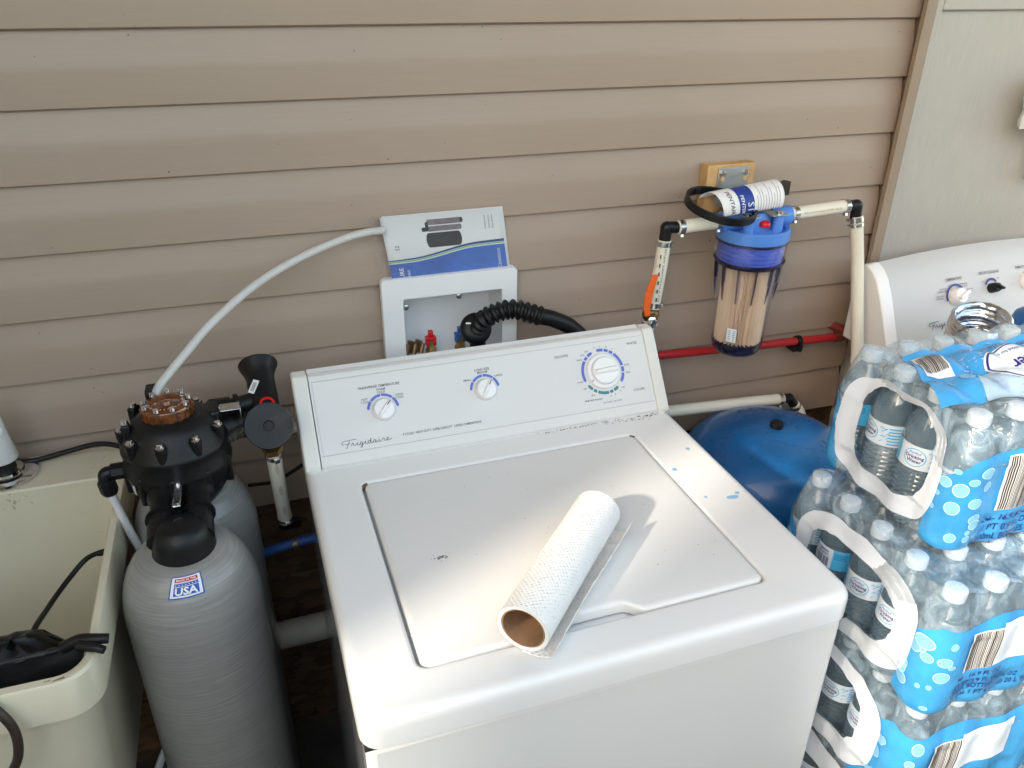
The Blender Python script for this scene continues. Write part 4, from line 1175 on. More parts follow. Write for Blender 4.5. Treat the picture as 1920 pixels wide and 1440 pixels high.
# ------------------------------------------------------------------ water softener
ws_ = thing('water_softener', 'twin tank water softener with grey tanks and black valve head', 'water softener', (-0.542, 0.49, 0))
def tank(x, y, ztop=0.885, r=0.1015):
    pr = [(0.0, ztop), (0.03, ztop - 0.001), (0.048, ztop - 0.006)]
    for k in range(1, 9):
        a = k / 8 * PI / 2
        pr.append((0.048 + (r - 0.048) * math.sin(a) * 1.0, ztop - 0.006 - 0.105 * (1 - math.cos(a))))
    pr += [(r, ztop - 0.13), (r, 0.03), (r - 0.02, 0.0), (0, 0.0)]
    t = MB(); t.lathe(pr, 64)
    o = t.build('tank', M_TANK, ws_, smooth=50)
    o.location = (x + 0.542, y - 0.49, 0)
    return o
T1 = (-0.541, 0.398); T2 = (-0.542, 0.600)
tank(*T1, ztop=0.918, r=0.100); tank(*T2, ztop=0.90, r=0.1015)
# collar and riser on the front tank
t = MB(); t.lathe([(0.0, 0.901), (0.0485, 0.900), (0.0505, 0.903), (0.0505, 0.909), (0.0450, 0.912), (0.0445, 0.915), (0.0420, 0.922), (0.0410, 0.933), (0.0375, 0.944), (0.030, 0.954), (0.018, 0.9585), (0.0075, 0.9590), (0.0070, 0.9580), (0.0, 0.9580)], 44, Matrix.Translation((T1[0] + 0.002, T1[1] - 0.004, 0)))
t.build('tank_collar', M_BLACK, ws_, world=True, smooth=40)
for sx_ in (-1, 1):
    t = MB()
    x = -0.541 + sx_ * 0.0255
    t.tube([(x, T1[1] - 0.006, 0.928), (x, T1[1] + 0.015, 0.934), (x, T1[1] + 0.045, 0.940), (x, T1[1] + 0.105, 0.946)], lambda q: 0.0215 if q < 0.45 else (0.0185 if q < 0.85 else 0.0235), 24, smooth=8)
    t.build('bypass_neck', M_BLACK, ws_, world=True, smooth=35)
    t = MB(); t.lathe([(0.0185, 0), (0.0245, 0), (0.0245, 0.004), (0.0185, 0.004)], 24, axis_matrix((x, T1[1] + 0.036, 0.9375), (0, 1, 0.1))); t.build('lock_ring', M_BLACK, ws_, world=True)
t = MB(); t.box(-0.5475, -0.5355, T1[1] + 0.022, T1[1] + 0.086, 0.9655, 0.969)
cl_ = t.build('retaining_clip', M_STEEL, ws_, world=True, bevel=0.002)
for yy in (0.036, 0.090):
    t = MB(); t.lathe([(0, 0), (0.0045, 0), (0.004, 0.004), (0, 0.004)], 12, Matrix.Translation((-0.5415, T1[1] + yy - 0.010, 0.969))); t.build('bolt', M_CHROME, cl_, world=True)
# valve head
HC = (-0.543, 0.560)
OH = Matrix.Translation((HC[0], HC[1], 0))
t = MB(); t.lathe([(0.0, 0.895), (0.052, 0.895), (0.060, 0.905), (0.072, 0.925), (0.0785, 0.948), (0.0815, 0.962), (0.0825, 0.966), (0.0815, 0.970), (0.0800, 0.985), (0.0795, 0.996), (0.0810, 0.999), (0.0808, 1.003), (0.0785, 1.006), (0.0725, 1.020), (0.0620, 1.035), (0.0550, 1.045), (0.044, 1.048), (0.0, 1.048)], 60, OH)
t.build('valve_head', M_BLACK, ws_, world=True, smooth=40)
# rim bosses with bolts
for k in range(9):
    a = math.radians(20 + 40 * k)
    x, y = HC[0] + 0.0740 * math.cos(a), HC[1] + 0.0740 * math.sin(a)
    t = MB(); t.lathe([(0, 0.990), (0.004, 0.990), (0.0085, 1.022), (0.0085, 1.030), (0.0, 1.030)], 14, Matrix.Translation((x, y, 0)))
    bo = t.build('bolt_boss', M_BLACK, ws_, world=True)
    t = MB(); t.lathe([(0, 0), (0.0068, 0), (0.0068, 0.0015), (0.0050, 0.002), (0.0046, 0.006), (0.0, 0.0065)], 12, Matrix.Translation((x, y, 1.0303))); t.build('bolt', M_CHROME, bo, world=True)
# amber meter cap
AC = (-0.545, 0.566)
OA = Matrix.Translation((AC[0], AC[1], 0))
t = MB(); 
prr = [(0.0, 1.044), (0.038, 1.044), (0.038, 1.0605), (0.036, 1.0645), (0.026, 1.067), (0.022, 1.063), (0.008, 1.064), (0.006, 1.069), (0.0, 1.070)]
t.lathe(prr, 48, OA)
for k in range(18):
    a = 2 * PI * k / 18
    t.box(0.036, 0.0400, -0.0035, 0.0035, 1.045, 1.0600, 0, OA @ Matrix.Rotation(a, 4, 'Z'))
am = t.build('amber_cap', M_AMBER, ws_, world=True, smooth=35)
for k in range(9):
    a = 2 * PI * k / 9 + 0.15
    t = MB(); t.lathe([(0, 0), (0.0048, 0), (0.0044, 0.005), (0, 0.0055)], 10, Matrix.Translation((AC[0] + 0.0335 * math.cos(a), AC[1] + 0.0335 * math.sin(a), 1.0668))); t.build('bolt', M_CHROME, am, world=True)
t = MB()
for k in range(14):
    a = PI + PI * k / 14 + 0.2
    t.box(0.0245, 0.028, -0.0012, 0.0012, 1.0671, 1.0674, 0, OA @ Matrix.Rotation(a, 4, 'Z'))
t.build('cap_marking', mat('amber_print', (0.55, 0.35, 0.25), 0.5), am, world=True, smooth=None)
# small blocks on the head
t = MB(); t.box(-0.492, -0.455, 0.590, 0.632, 0.985, 1.030); t.box(-0.500, -0.470, 0.560, 0.600, 1.005, 1.040); t.build('port_housing', M_BLACK, ws_, world=True, bevel=0.006, seg=3)
for (x_, y_, a_) in ((-0.606, 0.545, 0.15), (-0.598, 0.600, -0.5)):
    t = MB(); t.box(-0.006, 0.006, -0.010, 0.010, 0.990, 1.050, 0, Matrix.Translation((x_, y_, 0)) @ Matrix.Rotation(a_, 4, 'Z')); bb_ = t.build('side_lug', M_BLACK, ws_, world=True, bevel=0.003)
    t = MB(); t.lathe([(0, 0), (0.0060, 0), (0.0050, 0.006), (0, 0.0065)], 12, Matrix.Translation((x_, y_, 1.050))); t.build('bolt', M_CHROME, bb_, world=True)
for k in range(5):
    an_ = math.radians(190 + 38 * k)
    t = MB(); t.box(0.062, 0.0835, -0.0045, 0.0045, 0.925, 0.975, 0, Matrix.Translation((HC[0], HC[1], 0)) @ Matrix.Rotation(an_, 4, 'Z')); t.build('body_rib', M_BLACK, ws_, world=True, bevel=0.003)
t = MB(); t.box(-0.578, -0.560, 0.600, 0.630, 1.03, 1.072); t.cyl((-0.563, 0.60, 1.04), (-0.563, 0.60, 1.066), 0.009, 16)
t.build('drain_fitting', M_BLACK, ws_, world=True, bevel=0.003)
# pipes to the bypass
for (y0, z0, r_) in ((0.618, 1.012, 0.0185), (0.592, 0.992, 0.0205)):
    t = MB(); A_ = Vector((-0.490, y0 - 0.01, z0)); B_ = Vector((-0.402, y0 + 0.008, z0 + 0.004))
    t.cyl(A_, B_, r_ * 0.9); t.cyl(A_, A_.lerp(B_, 0.42), r_ * 1.12)
    t.lathe([(r_, 0), (r_ * 1.18, 0), (r_ * 1.18, 0.006), (r_, 0.006)], 24, axis_matrix(A_.lerp(B_, 0.5), B_ - A_))
    t.build('port_pipe', M_BLACK, ws_, world=True, smooth=40)
t = MB(); t.box(-0.475, -0.438, 0.575, 0.60, 1.030, 1.0325); t.box(-0.4400, -0.4375, 0.578, 0.598, 1.008, 1.031)
t.build('spring_clip', M_STEEL, ws_, world=True, bevel=0.002)
t = MB()
A_ = Vector((-0.398, 0.566, 0.984)); B_ = Vector((-0.4025, 0.686, 1.052))
M = axis_matrix(A_, B_ - A_); L = (B_ - A_).length
t.lathe([(0, 0), (0.020, 0), (0.0235, 0.02), (0.0240, L * 0.35), (0.0235, L * 0.78), (0.0270, L * 0.90), (0.0325, L * 0.98), (0.0335, L * 1.01), (0.031, L * 1.02), (0.026, L * 0.98), (0.0, L * 0.95)], 40, M)
by = t.build('bypass_valve', M_BLACK, ws_, world=True, smooth=40)
t = MB(); Mr = axis_matrix((-0.3955, 0.5935, 1.0230), (0.1, -0.55, 0.83)); t.lathe([(0.0085, 0), (0.0125, 0), (0.0125, 0.003), (0.0085, 0.003)], 24, Mr); t.build('red_ring', M_REDB, by, world=True)
t = MB(); t.box(-0.0062, 0.0062, -0.0120, 0.0120, 0, 0.0006, 0, axis_matrix((-0.4133, 0.6250, 1.0432), (-0.45, -0.50, 0.74)))
stk = t.build('sticker', M_PAPER, by, world=True)
t = MB()
Ms = axis_matrix((-0.4133, 0.6250, 1.0432), (-0.45, -0.50, 0.74))
for k in range(9): t.box(-0.003, 0.004, -0.008 + k * 0.0018, -0.0072 + k * 0.0018, 0.0006, 0.0009, 0, Ms)
t.build('barcode', M_INK, stk, world=True)
Mc = axis_matrix((-0.398, 0.562, 0.998), (0.02, -0.80, 0.50))
t = MB(); t.lathe([(0, -0.02), (0.018, -0.02), (0.020, 0.0), (0.0365, 0.022), (0.0385, 0.027), (0.0375, 0.030), (0.033, 0.0295), (0.009, 0.0275), (0.0085, 0.014), (0, 0.014)], 44, Mc)
t.build('front_knob', M_BLACK, by, world=True, smooth=35)
# brass nut, clamp, white hose under the bypass
hA = Vector((-0.398, 0.563, 0.960)); hB = Vector((-0.396, 0.650, 0.742)); hd = (hB - hA)
t = MB(); t.lathe([(0, 0), (0.0165, 0), (0.0175, 0.003), (0.0175, 0.012), (0.0150, 0.014), (0, 0.014)], 6, axis_matrix(hA, hd)); t.build('brass_nut', M_BRASS, ws_, world=True, smooth=20)
t = MB(); t.tube([hA + hd * 0.07, hA + hd * 0.5, hB], 0.0128, 20, smooth=3); hz = t.build('flexible_hose', M_PEX, ws_, world=True)
clamp('c', hA + hd * 0.105, hd, 0.0128, ws_); clamp('c', hA + hd * 0.955, hd, 0.0128, ws_, 0.008)
t = MB()
pd = hd.normalized(); px_ = Vector((1, 0, 0)); pf = px_.cross(pd); pf = -pf if pf.y > 0 else pf
for q in (0.22, 0.50, 0.78):
    c = hA + hd * q
    t.text('>VIEGA<', 0.0085, lambda a, b: c + pd * a + px_ * (0.0022 + b - 0.003) + pf * (0.0130 - (b - 0.003) ** 2 * 30), 0, 0.5, 0, 0, 0.030)
t.build('hose_print', mat('brown_print', (0.28, 0.18, 0.10), 0.6), hz, world=True, smooth=None)
elbow(hB - hd * 0.02, hB + hd * 0.07, hB + Vector((0.02, 0.03, -0.03)), 0.0115, ws_)
# ribbed hose
t = MB(); t.tube([(-0.478, 0.556, 0.985), (-0.452, 0.565, 0.990), (-0.425, 0.578, 0.995), (-0.38, 0.62, 1.0)], lambda q: 0.0085 + 0.0016 * math.sin(q * 2 * PI * 16), 16, smooth=36)
t.build('ribbed_hose', mat('ribbed_grey', (0.07, 0.065, 0.055), 0.4), ws_, world=True, smooth=80)
# left elbow and thin white tube
t = MB(); t.lathe([(0, 0), (0.014, 0), (0.014, 0.024), (0.011, 0.026), (0, 0.026)], 8, axis_matrix((-0.620, 0.560, 0.960), (-1, -0.1, 0.05)))
t.tube([(-0.640, 0.558, 0.961), (-0.6525, 0.556, 0.960), (-0.655, 0.553, 0.945)], 0.0105, 12)
t.lathe([(0, 0), (0.0125, 0), (0.0135, 0.004), (0.0135, 0.020), (0.011, 0.026), (0, 0.026)], 8, axis_matrix((-0.6545, 0.554, 0.950), (0.12, -0.06, -1)))
t.build('brine_elbow', M_BLACK, ws_, world=True, smooth=30, bevel=0.001)
t = MB(); t.tube([(-0.651, 0.551, 0.926), (-0.640, 0.548, 0.86), (-0.622, 0.542, 0.77), (-0.612, 0.52, 0.66), (-0.63, 0.46, 0.5), (-0.68, 0.44, 0.38), (-0.70, 0.44, 0.2)], 0.0068, 14); t.build('brine_tube', M_WTUBE, ws_, world=True)
# white tape on the head side
t = MB(); t.grid(lambda u, v: (HC[0] + (0.0835 - 0.006 * (1 - v)) * math.cos(math.radians(208 + 5 * u + 8 * v)), HC[1] + (0.0835 - 0.006 * (1 - v)) * math.sin(math.radians(208 + 5 * u + 8 * v)), 0.935 + 0.025 * v), 3, 3)
t.build('small_label', M_PAPER, ws_, world=True)
# USA sticker on the front tank
stc = MB()
def onTank(a, b, h=0.0):
    th = math.radians(31) - b / 0.085
    r_ = 0.048 + 0.052 * math.sin(th) + h + 0.0006
    z_ = 0.918 - 0.006 - 0.105 * (1 - math.cos(th)) + h + 0.0006
    an = math.radians(273) + (a + b * 0.10) / 0.076
    return (T1[0] + r_ * math.cos(an), T1[1] + r_ * math.sin(an), z_)
stc.grid(lambda u, v: onTank(-0.0225 + 0.045 * u, -0.019 + 0.038 * v), 10, 8, 0)
stc.grid(lambda u, v: onTank(-0.0205 + 0.041 * u, -0.017 + 0.034 * v, 0.0004), 10, 8, 1)
stc.grid(lambda u, v: onTank(-0.0165 + 0.033 * u, 0.0075 + 0.007 * v, 0.0008), 8, 3, 2)
stc.grid(lambda u, v: onTank(-0.0165 + 0.033 * u, -0.0145 + 0.0200 * v, 0.0008), 8, 6, 0)
stc.grid(lambda u, v: onTank(-0.0165 + 0.033 * u, -0.0006 + 0.0008 * v, 0.0010), 8, 1, 1)
for k in range(7):
    stc.grid(lambda u, v: onTank(-0.0148 + 0.0045 * k + 0.0014 * u, 0.0018 + 0.0014 * v, 0.0012), 1, 1, 1)
stc.text('USA', 0.0160, lambda a, b: onTank(a, -0.0132 + b, 0.0013), 1, 0.5, 0.03, 0, 0.029)
stc.text('MADE IN THE', 0.0058, lambda a, b: onTank(a, 0.0090 + b, 0.0013), 1, 0.5, 0.01, 0, 0.028)
stc.build('usa_sticker', [M_USABLUE, M_WHITEINK, M_REDINK], ws_, world=True, smooth=60)

dt = thing('drain_tube', 'milky white plastic tube arching from the softener head up to the booklet', 'tube', (-0.56, 0.6, 1.06))
t = MB(); t.tube([(-0.5655, 0.600, 1.050), (-0.560, 0.603, 1.068), (-0.551, 0.62, 1.076), (-0.519, 0.65, 1.0995), (-0.463, 0.69, 1.1415), (-0.386, 0.73, 1.185), (-0.308, 0.76, 1.2145), (-0.228, 0.775, 1.2375), (-0.182, 0.783, 1.2440), (-0.150, 0.7855, 1.2450)], 0.0070, 18)
t.build('tube_wall', M_MILKTUBE, dt, world=True)

# ------------------------------------------------------------------ laundry sink
sk_ = thing('laundry_sink', 'cream plastic laundry sink with a deep basin left of the softener', 'laundry sink', (-0.96, 0.5, 0))
SX0, SX1, SY0, SY1, SZ = -1.29, -0.648, 0.205, 0.792, 0.880
t = MB()
def sring(x0, x1, y0, y1, r, z): return [(x, y, z) for x, y in rrect(x0, x1, y0, y1, r, 7)]
R = [sring(SX0 + .02, SX1 - .05, SY0 + .05, SY1 - .02, .05, 0.45), sring(SX0 + .012, SX1 - .014, SY0 + .014, SY1 - .012, .045, 0.813), sring(SX0 + .004, SX1 - .004, SY0 + .004, SY1 - .004, .045, 0.815), sring(SX0, SX1, SY0, SY1, .045, 0.818), sring(SX0, SX1, SY0, SY1, .045, SZ - 0.004), sring(SX0 + .003, SX1 - .003, SY0 + .003, SY1 - .003, .043, SZ),
     sring(SX0 + .012, SX1 - .012, SY0 + .014, 0.683, .034, SZ), sring(SX0 + .015, SX1 - .015, SY0 + .017, 0.680, .033, SZ - 0.003), sring(SX0 + .06, SX1 - .055, SY0 + .055, 0.655, .05, 0.52), sring(SX0 + .09, SX1 - .085, SY0 + .085, 0.62, .05, 0.50)]
cnt = len(R[0]); V = [p for r_ in R for p in r_]; Fc = []
for i in range(len(R) - 1):
    for k in range(cnt):
        k2 = (k + 1) % cnt
        Fc.append((i * cnt + k, i * cnt + k2, (i + 1) * cnt + k2, (i + 1) * cnt + k))
Fc.append(tuple((len(R) - 1) * cnt + k for k in range(cnt)))
t.add(V, Fc)
t.build('basin', M_CREAM, sk_, world=True, smooth=40)
for x, y in ((-1.23, 0.26), (-0.70, 0.27), (-1.23, 0.74), (-0.70, 0.74)):
    t = MB(); t.box(x - 0.018, x + 0.018, y - 0.018, y + 0.018, 0.0, 0.50); t.build('leg', M_WHITEP, sk_, world=True)

for k in range(9):
    t = MB(); x_ = rnd.uniform(-0.86, -0.69); L_ = rnd.uniform(0.003, 0.016)
    t.add([(x_, SY0 + 0.0045 + rnd.uniform(0, 0.006), SZ + 0.0004), (x_ + L_, SY0 + 0.006 + rnd.uniform(0, 0.004), SZ + 0.0004), (x_ + L_ * 0.9, SY0 + 0.0075 + rnd.uniform(0, 0.004), SZ + 0.0004), (x_ + L_ * 0.2, SY0 + 0.008, SZ + 0.0004)], [(0, 1, 2, 3)])
    t.build('stain', M_CARD, sk_, world=True, smooth=None)
fa = thing('faucet', 'chrome based faucet with white handle on the sink ledge at the left edge', 'faucet', (-0.845, 0.737, SZ))
t = MB(); t.lathe([(0.049, 0.0), (0.051, 0.002), (0.0505, 0.006), (0.044, 0.0085), (0.038, 0.0095), (0.030, 0.010), (0.0285, 0.014), (0.024, 0.015), (0.0, 0.015)], 48); t.build('flange', M_CHROME, fa, smooth=40)
t = MB(); t.lathe([(0, 0.0), (0.019, 0.014), (0.018, 0.030), (0.0175, 0.04), (0, 0.04)], 24); t.build('stem', M_RUBBER, fa)
t = MB(); t.lathe([(0, 0.036), (0.0255, 0.034), (0.0262, 0.036), (0.0200, 0.090), (0.0165, 0.128), (0.013, 0.14), (0, 0.142)], 32); t.lathe([(0, 0), (0.010, 0), (0.010, 0.005), (0, 0.006)], 20, axis_matrix((0.010, -0.018, 0.098), (0.5, -1, 0.3)))
t.build('handle', M_WHITEP, fa, smooth=40)
cb = thing('black_cable', 'black cable lying along the back ledge of the cream sink', 'cable', (-0.75, 0.76, 0.89))
t = MB(); t.tube([(-1.05, 0.74, 0.888), (-0.90, 0.752, 0.888), (-0.83, 0.758, 0.8885), (-0.79, 0.762, 0.889), (-0.747, 0.766, 0.894), (-0.70, 0.762, 0.902), (-0.66, 0.745, 0.900), (-0.62, 0.72, 0.89), (-0.57, 0.70, 0.87)], 0.0048, 12); t.build('cable_sheath', M_RUBBER, cb, world=True)
t = MB(); t.tube([(-0.452, 0.70, 0.80), (-0.40, 0.74, 0.775), (-0.33, 0.77, 0.79), (-0.25, 0.78, 0.80)], 0.0035, 10); o_ = t.build('power_cord', M_RUBBER, None)
tag(o_, 'thin black cord sagging on the wall between softener and washer', 'cord')

# things in the sink
pm = thing('utility_pump', 'black ribbed utility pump lying in the laundry sink with its cord', 'pump', (-0.80, 0.45, 0.6))
t = MB()
def pumpf(u, v):
    a = u * 2 * PI
    r = 0.105 * math.sin(min(1, v * 1.0) * PI / 2) ** 0.7
    rib_ = 1 + 0.05 * (1 if int(u * 28) % 2 == 0 else -1) * (1 if v > 0.25 else 0)
    return (-0.785 + r * rib_ * math.cos(a) * 0.78, 0.372 + r * rib_ * math.sin(a) * 0.60, 0.822 - 0.15 * v ** 1.8 + 0.006 * noise.noise(Vector((math.cos(a) * 2, math.sin(a) * 2, v * 4))))
t.grid(pumpf, 112, 12)
t.build('ribbed_cover', M_BLACK, pm, world=True, smooth=25)
t = MB(); t.lathe([(0, 0.52), (0.10, 0.52), (0.105, 0.60), (0.108, 0.628), (0.0, 0.63)], 40, Matrix.Translation((-0.785, 0.375, 0.03)) @ Matrix.Diagonal((0.72, 0.55, 1, 1))); t.build('housing', M_BLACK, pm, world=True)
t = MB(); t.tube([(-0.655, 0.532, 0.831), (-0.672, 0.533, 0.829), (-0.690, 0.537, 0.826), (-0.712, 0.541, 0.814), (-0.735, 0.520, 0.800), (-0.750, 0.490, 0.795), (-0.758, 0.450, 0.800), (-0.762, 0.415, 0.808), (-0.765, 0.39, 0.810)], 0.0042, 12); t.build('cord', M_RUBBER, pm, world=True)
t = MB(); t.lathe([(0, 0), (0.010, 0), (0.011, 0.004), (0.0095, 0.018), (0.006, 0.022), (0.0048, 0.035), (0, 0.035)], 16, axis_matrix((-0.654, 0.532, 0.831), (-1, 0.03, -0.08))); t.build('plug', M_RUBBER, pm, world=True)

# black plastic sheeting over the near part of the sink
try_ = thing('black_tray', 'black plastic tray with a hook ended rim resting across the front of the sink', 'tray', (-0.9, 0.33, 0.85))
t = MB()
def trayf(u, v):
    x = -1.22 + 0.535 * u + 0.022 * u * v
    y = 0.240 + 0.026 * v
    z = 0.800 + 0.072 * v + 0.004 * noise.noise(Vector((u * 14, v * 6, 0))) + 0.012 * u * v
    return (x, y, z)
t.grid(trayf, 60, 16)
t.build('tray_surface', M_BLACK, try_, world=True, smooth=40, solid=0.003)
t = MB(); t.tube([(-1.2, 0.268, 0.868), (-0.95, 0.267, 0.868), (-0.84, 0.268, 0.866), (-0.76, 0.266, 0.874), (-0.71, 0.267, 0.878), (-0.67, 0.264, 0.886)], lambda q: 0.0038 + 0.0012 * math.sin(q * 40), 12, smooth=10); t.build('rim_lip', M_BLACK, try_, world=True)
t = MB()
t.tube([(-0.690, 0.268, 0.881), (-0.668, 0.264, 0.8915), (-0.648, 0.257, 0.894), (-0.632, 0.256, 0.891)], lambda q: 0.0085 - 0.002 * q, 12)
t.tube([(-0.668, 0.255, 0.8905), (-0.648, 0.244, 0.892), (-0.636, 0.238, 0.889)], lambda q: 0.0072 - 0.002 * q, 12)
t.build('hook', M_BLACK, try_, world=True)

bh = thing('brown_hose', 'dark brown hose hanging over the front rim of the laundry sink', 'hose', (-0.77, 0.2, 0.86))
t = MB(); t.tube([(-0.90, 0.30, 0.885), (-0.83, 0.25, 0.898), (-0.785, 0.222, 0.893), (-0.757, 0.196, 0.872), (-0.743, 0.188, 0.840), (-0.747, 0.184, 0.80), (-0.765, 0.184, 0.765), (-0.80, 0.19, 0.70), (-0.82, 0.19, 0.4)], 0.0058, 14); t.build('hose_wall', M_BROWNHOSE, bh, world=True)

# ------------------------------------------------------------------ dryer
DA = math.radians(1.0)
dy = thing('clothes_dryer', 'white clothes dryer with round control knobs at the right edge of the picture', 'dryer', (0.905, 0.02, 0), DA)
t = MB(); t.box(0.0, 0.686, 0.0, 0.66, 0.02, 0.868); t.build('cabinet', M_DRYER, dy, bevel=0.010, seg=3)
t = MB(); t.box(-0.002, 0.688, -0.004, 0.665, 0.872, 0.915); t.build('top_panel', M_DRYER, dy, bevel=0.010, seg=3)
t = MB()
dprof = [(0.560, 0.9165), (0.572, 0.940), (0.595, 0.985), (0.622, 1.035), (0.645, 1.072), (0.664, 1.090), (0.684, 1.098), (0.700, 1.090), (0.706, 1.06), (0.706, 0.9165)]
def arch(x):  # the console is a little taller in the middle
    return 0.020 * (1 - ((x - 0.343) / 0.343) ** 2)
nx = 24
V = []; n = len(dprof)
x0_, x1_ = 0.030, 0.656
for i in range(nx + 1):
    x = x0_ + (x1_ - x0_) * i / nx
    for y, z in dprof: V.append((x, y, z + (arch(x) * (z - 0.9165) / 0.18)))
t.add(V, [(i * n + k, (i + 1) * n + k, (i + 1) * n + (k + 1) % n, i * n + (k + 1) % n) for i in range(nx) for k in range(n)])
t.build('console', mat('dryer_console', (0.52, 0.525, 0.53), 0.4, bump=0.03, bscale=500), dy, smooth=40)
def cap_part(x0, x1):
    t = MB(); V = []
    for x, g in ((x0, 0.0), (x1, 0.0)):
        for y, z in dprof: V.append((x, y - (0.003 if y < 0.69 else -0.003), z + arch(x) * (z - 0.9165) / 0.18 + (0.0025 if z > 1.0 else 0)))
    t.add(V, [(k, n + k, n + (k + 1) % n, (k + 1) % n) for k in range(n)] + [tuple(range(n)), tuple(reversed(range(n, 2 * n)))])
    t.build('end_cap', M_KNOB, dy, smooth=35, bevel=0.004, seg=3)
cap_part(-0.002, 0.0295); cap_part(0.6565, 0.688)
# face coordinates on the dryer console (straight chord between 0.955 and 1.06)
d0 = Vector((0, 0.579, 0.955)); d1 = Vector((0, 0.640, 1.064)); dE = (d1 - d0).normalized(); dN = Vector((0, -dE.z, dE.y))
def FD(x, s_, h=0.004):
    q = d0 + dE * s_ + dN * h
    return Vector((x, q.y, q.z + arch(x) * (q.z - 0.9165) / 0.18))
def dknob(x, s_, r, m, ang, dark=False):
    M = Matrix.Translation(FD(x, s_, 0.002)) @ Matrix(((1, 0, 0, 0), (0, dE.y, dN.y, 0), (0, dE.z, dN.z, 0), (0, 0, 0, 1)))
    t = MB(); t.lathe([(0, 0), (r, 0), (r, 0.006), (r * 0.9, 0.018), (r * 0.8, 0.021), (0, 0.022)], 32, M)
    k = t.build('knob', m, dy, smooth=35)
    t = MB(); M2 = M @ Matrix.Rotation(math.radians(ang), 4, 'Z'); t.box(-r * .75, r * .95, -r * .22, r * .22, 0.0, 0.030, 0, M2)
    t.build('grip', m, k, bevel=0.002)
dknob(0.200, 0.070, 0.0195, M_KNOB, 25)
dknob(0.305, 0.075, 0.0115, M_BLACK, -30)
dknob(0.415, 0.080, 0.0215, M_KNOB, 0)
t = MB()
fdt = lambda x, s_: (lambda a, b: FD(x + a, s_ + b, 0.0045))
t.text('TEMPERATURES', 0.0085, fdt(0.200, 0.104), 0, 0.5, 0.01, 0, 0.045)
t.text('END OF CYCLE SIGNAL', 0.0085, fdt(0.302, 0.106), 0, 0.5, 0.01, 0, 0.060)
t.text('TUMBLE TO START', 0.0085, fdt(0.405, 0.108), 0, 0.5, 0.01, 0, 0.050)
for b_, x, s_ in (('COTTONS', 0.166, 0.088), ('NORMAL HEAT', 0.166, 0.083), ('DELICATES', 0.156, 0.074), ('LOW HEAT', 0.156, 0.069), ('PERM PRESS', 0.225, 0.092), ('LOW HEAT', 0.225, 0.087), ('AIR FLUFF', 0.240, 0.079), ('NO HEAT', 0.240, 0.074), ('ON', 0.280, 0.090), ('OFF', 0.326, 0.093)):
    t.text(b_, 0.0042, fdt(x, s_), 0, 0.5, 0.01)
t.build('lettering', M_INK, dy, smooth=None)
t = MB()
for (cx, cs, rm, wd, a0, a1) in ((0.200, 0.070, 0.0245, 0.005, 20, 195), (0.305, 0.075, 0.019, 0.005, 40, 150)):
    k_ = 16; V = []
    for k in range(k_ + 1):
        a = math.radians(a0 + (a1 - a0) * k / k_)
        for r_ in (rm - wd / 2, rm + wd / 2): V.append(FD(cx + r_ * math.cos(a), cs + r_ * math.sin(a), 0.0045))
    t.add(V, [(2 * k, 2 * k + 1, 2 * k + 3, 2 * k + 2) for k in range(k_)])
t.build('dial_print', mat('dark_blue_print', (0.05, 0.06, 0.25), 0.5), dy, smooth=None)
NRM = dN
t = MB(); script_strokes(t, lambda a, b: FD(0.115 + 0.092 * a, 0.0130 + 0.0105 * b, 0.0052), 0.0015)
t.text('GALLERY', 0.0045, fdt(0.175, 0.004), 0, 0.5, 0.0, 0, 0.03)
t.build('script_name', M_INK, dy, smooth=None)

# foil duct lying on the dryer
fd = thing('foil_duct', 'coil of crinkled aluminium foil duct standing on the dryer in front of its knobs', 'foil duct', (1.0, 0.45, 0.92))
fc0 = Vector((0.985, 0.465, 0.918)); fn_ = Vector((-0.22, -0.18, 1)).normalized(); FM = axis_matrix(fc0, fn_)
t = MB()
def foil(u, v):
    a = u * 2 * PI
    L = 0.160
    r = 0.053 + 0.0030 * math.sin(v * 2 * PI * 19 + 1.2 * u * 6.28) + 0.0018 * noise.noise(Vector((math.cos(a) * 3, math.sin(a) * 3, v * 9))) + 0.003 * math.sin(v * PI)
    return FM @ Vector((r * math.cos(a), r * math.sin(a), L * v + 0.002 * noise.noise(Vector((math.cos(a) * 4, math.sin(a) * 4, v * 14)))))
t.grid(foil, 90, 88)
def foil2(u, v):
    a = u * 2 * PI
    r = 0.045 + 0.003 * math.sin(v * 2 * PI * 19) + 0.0025 * noise.noise(Vector((math.cos(a) * 3, math.sin(a) * 3, v * 9 + 5)))
    return FM @ Vector((r * math.cos(a), r * math.sin(a), 0.159 * v))
t.grid(foil2, 90, 50)
t.grid(lambda u, v: (Vector(foil(u, 1)).lerp(Vector(foil2(u, 1)), v)) + fn_ * 0.003 * math.sin(v * PI), 90, 4)
t.build('foil_wall', M_STEELFOIL, fd, world=True, smooth=35)

de = thing('detergent_bottle', 'blue detergent bottle with white cap standing on the dryer at the right edge', 'detergent bottle', (1.10, 0.395, 0.915))
t = MB(); t.lathe([(0, 0), (0.060, 0), (0.065, 0.006), (0.066, 0.09), (0.055, 0.125), (0.030, 0.145), (0.0, 0.146)], 40, Matrix.Translation((0.0, 0.025, 0)) @ Matrix.Diagonal((0.8, 1.1, 1.15, 1))); t.build('bottle_body', M_DETBLUE, de, smooth=40)
t = MB(); t.lathe([(0, 0), (0.026, 0), (0.027, 0.003), (0.026, 0.034), (0.022, 0.038), (0, 0.039)], 32, Matrix.Translation((-0.012, -0.02, 0.135)) @ Matrix.Rotation(0.5, 4, 'X')); t.build('cap', M_WHITEP, de, smooth=35)

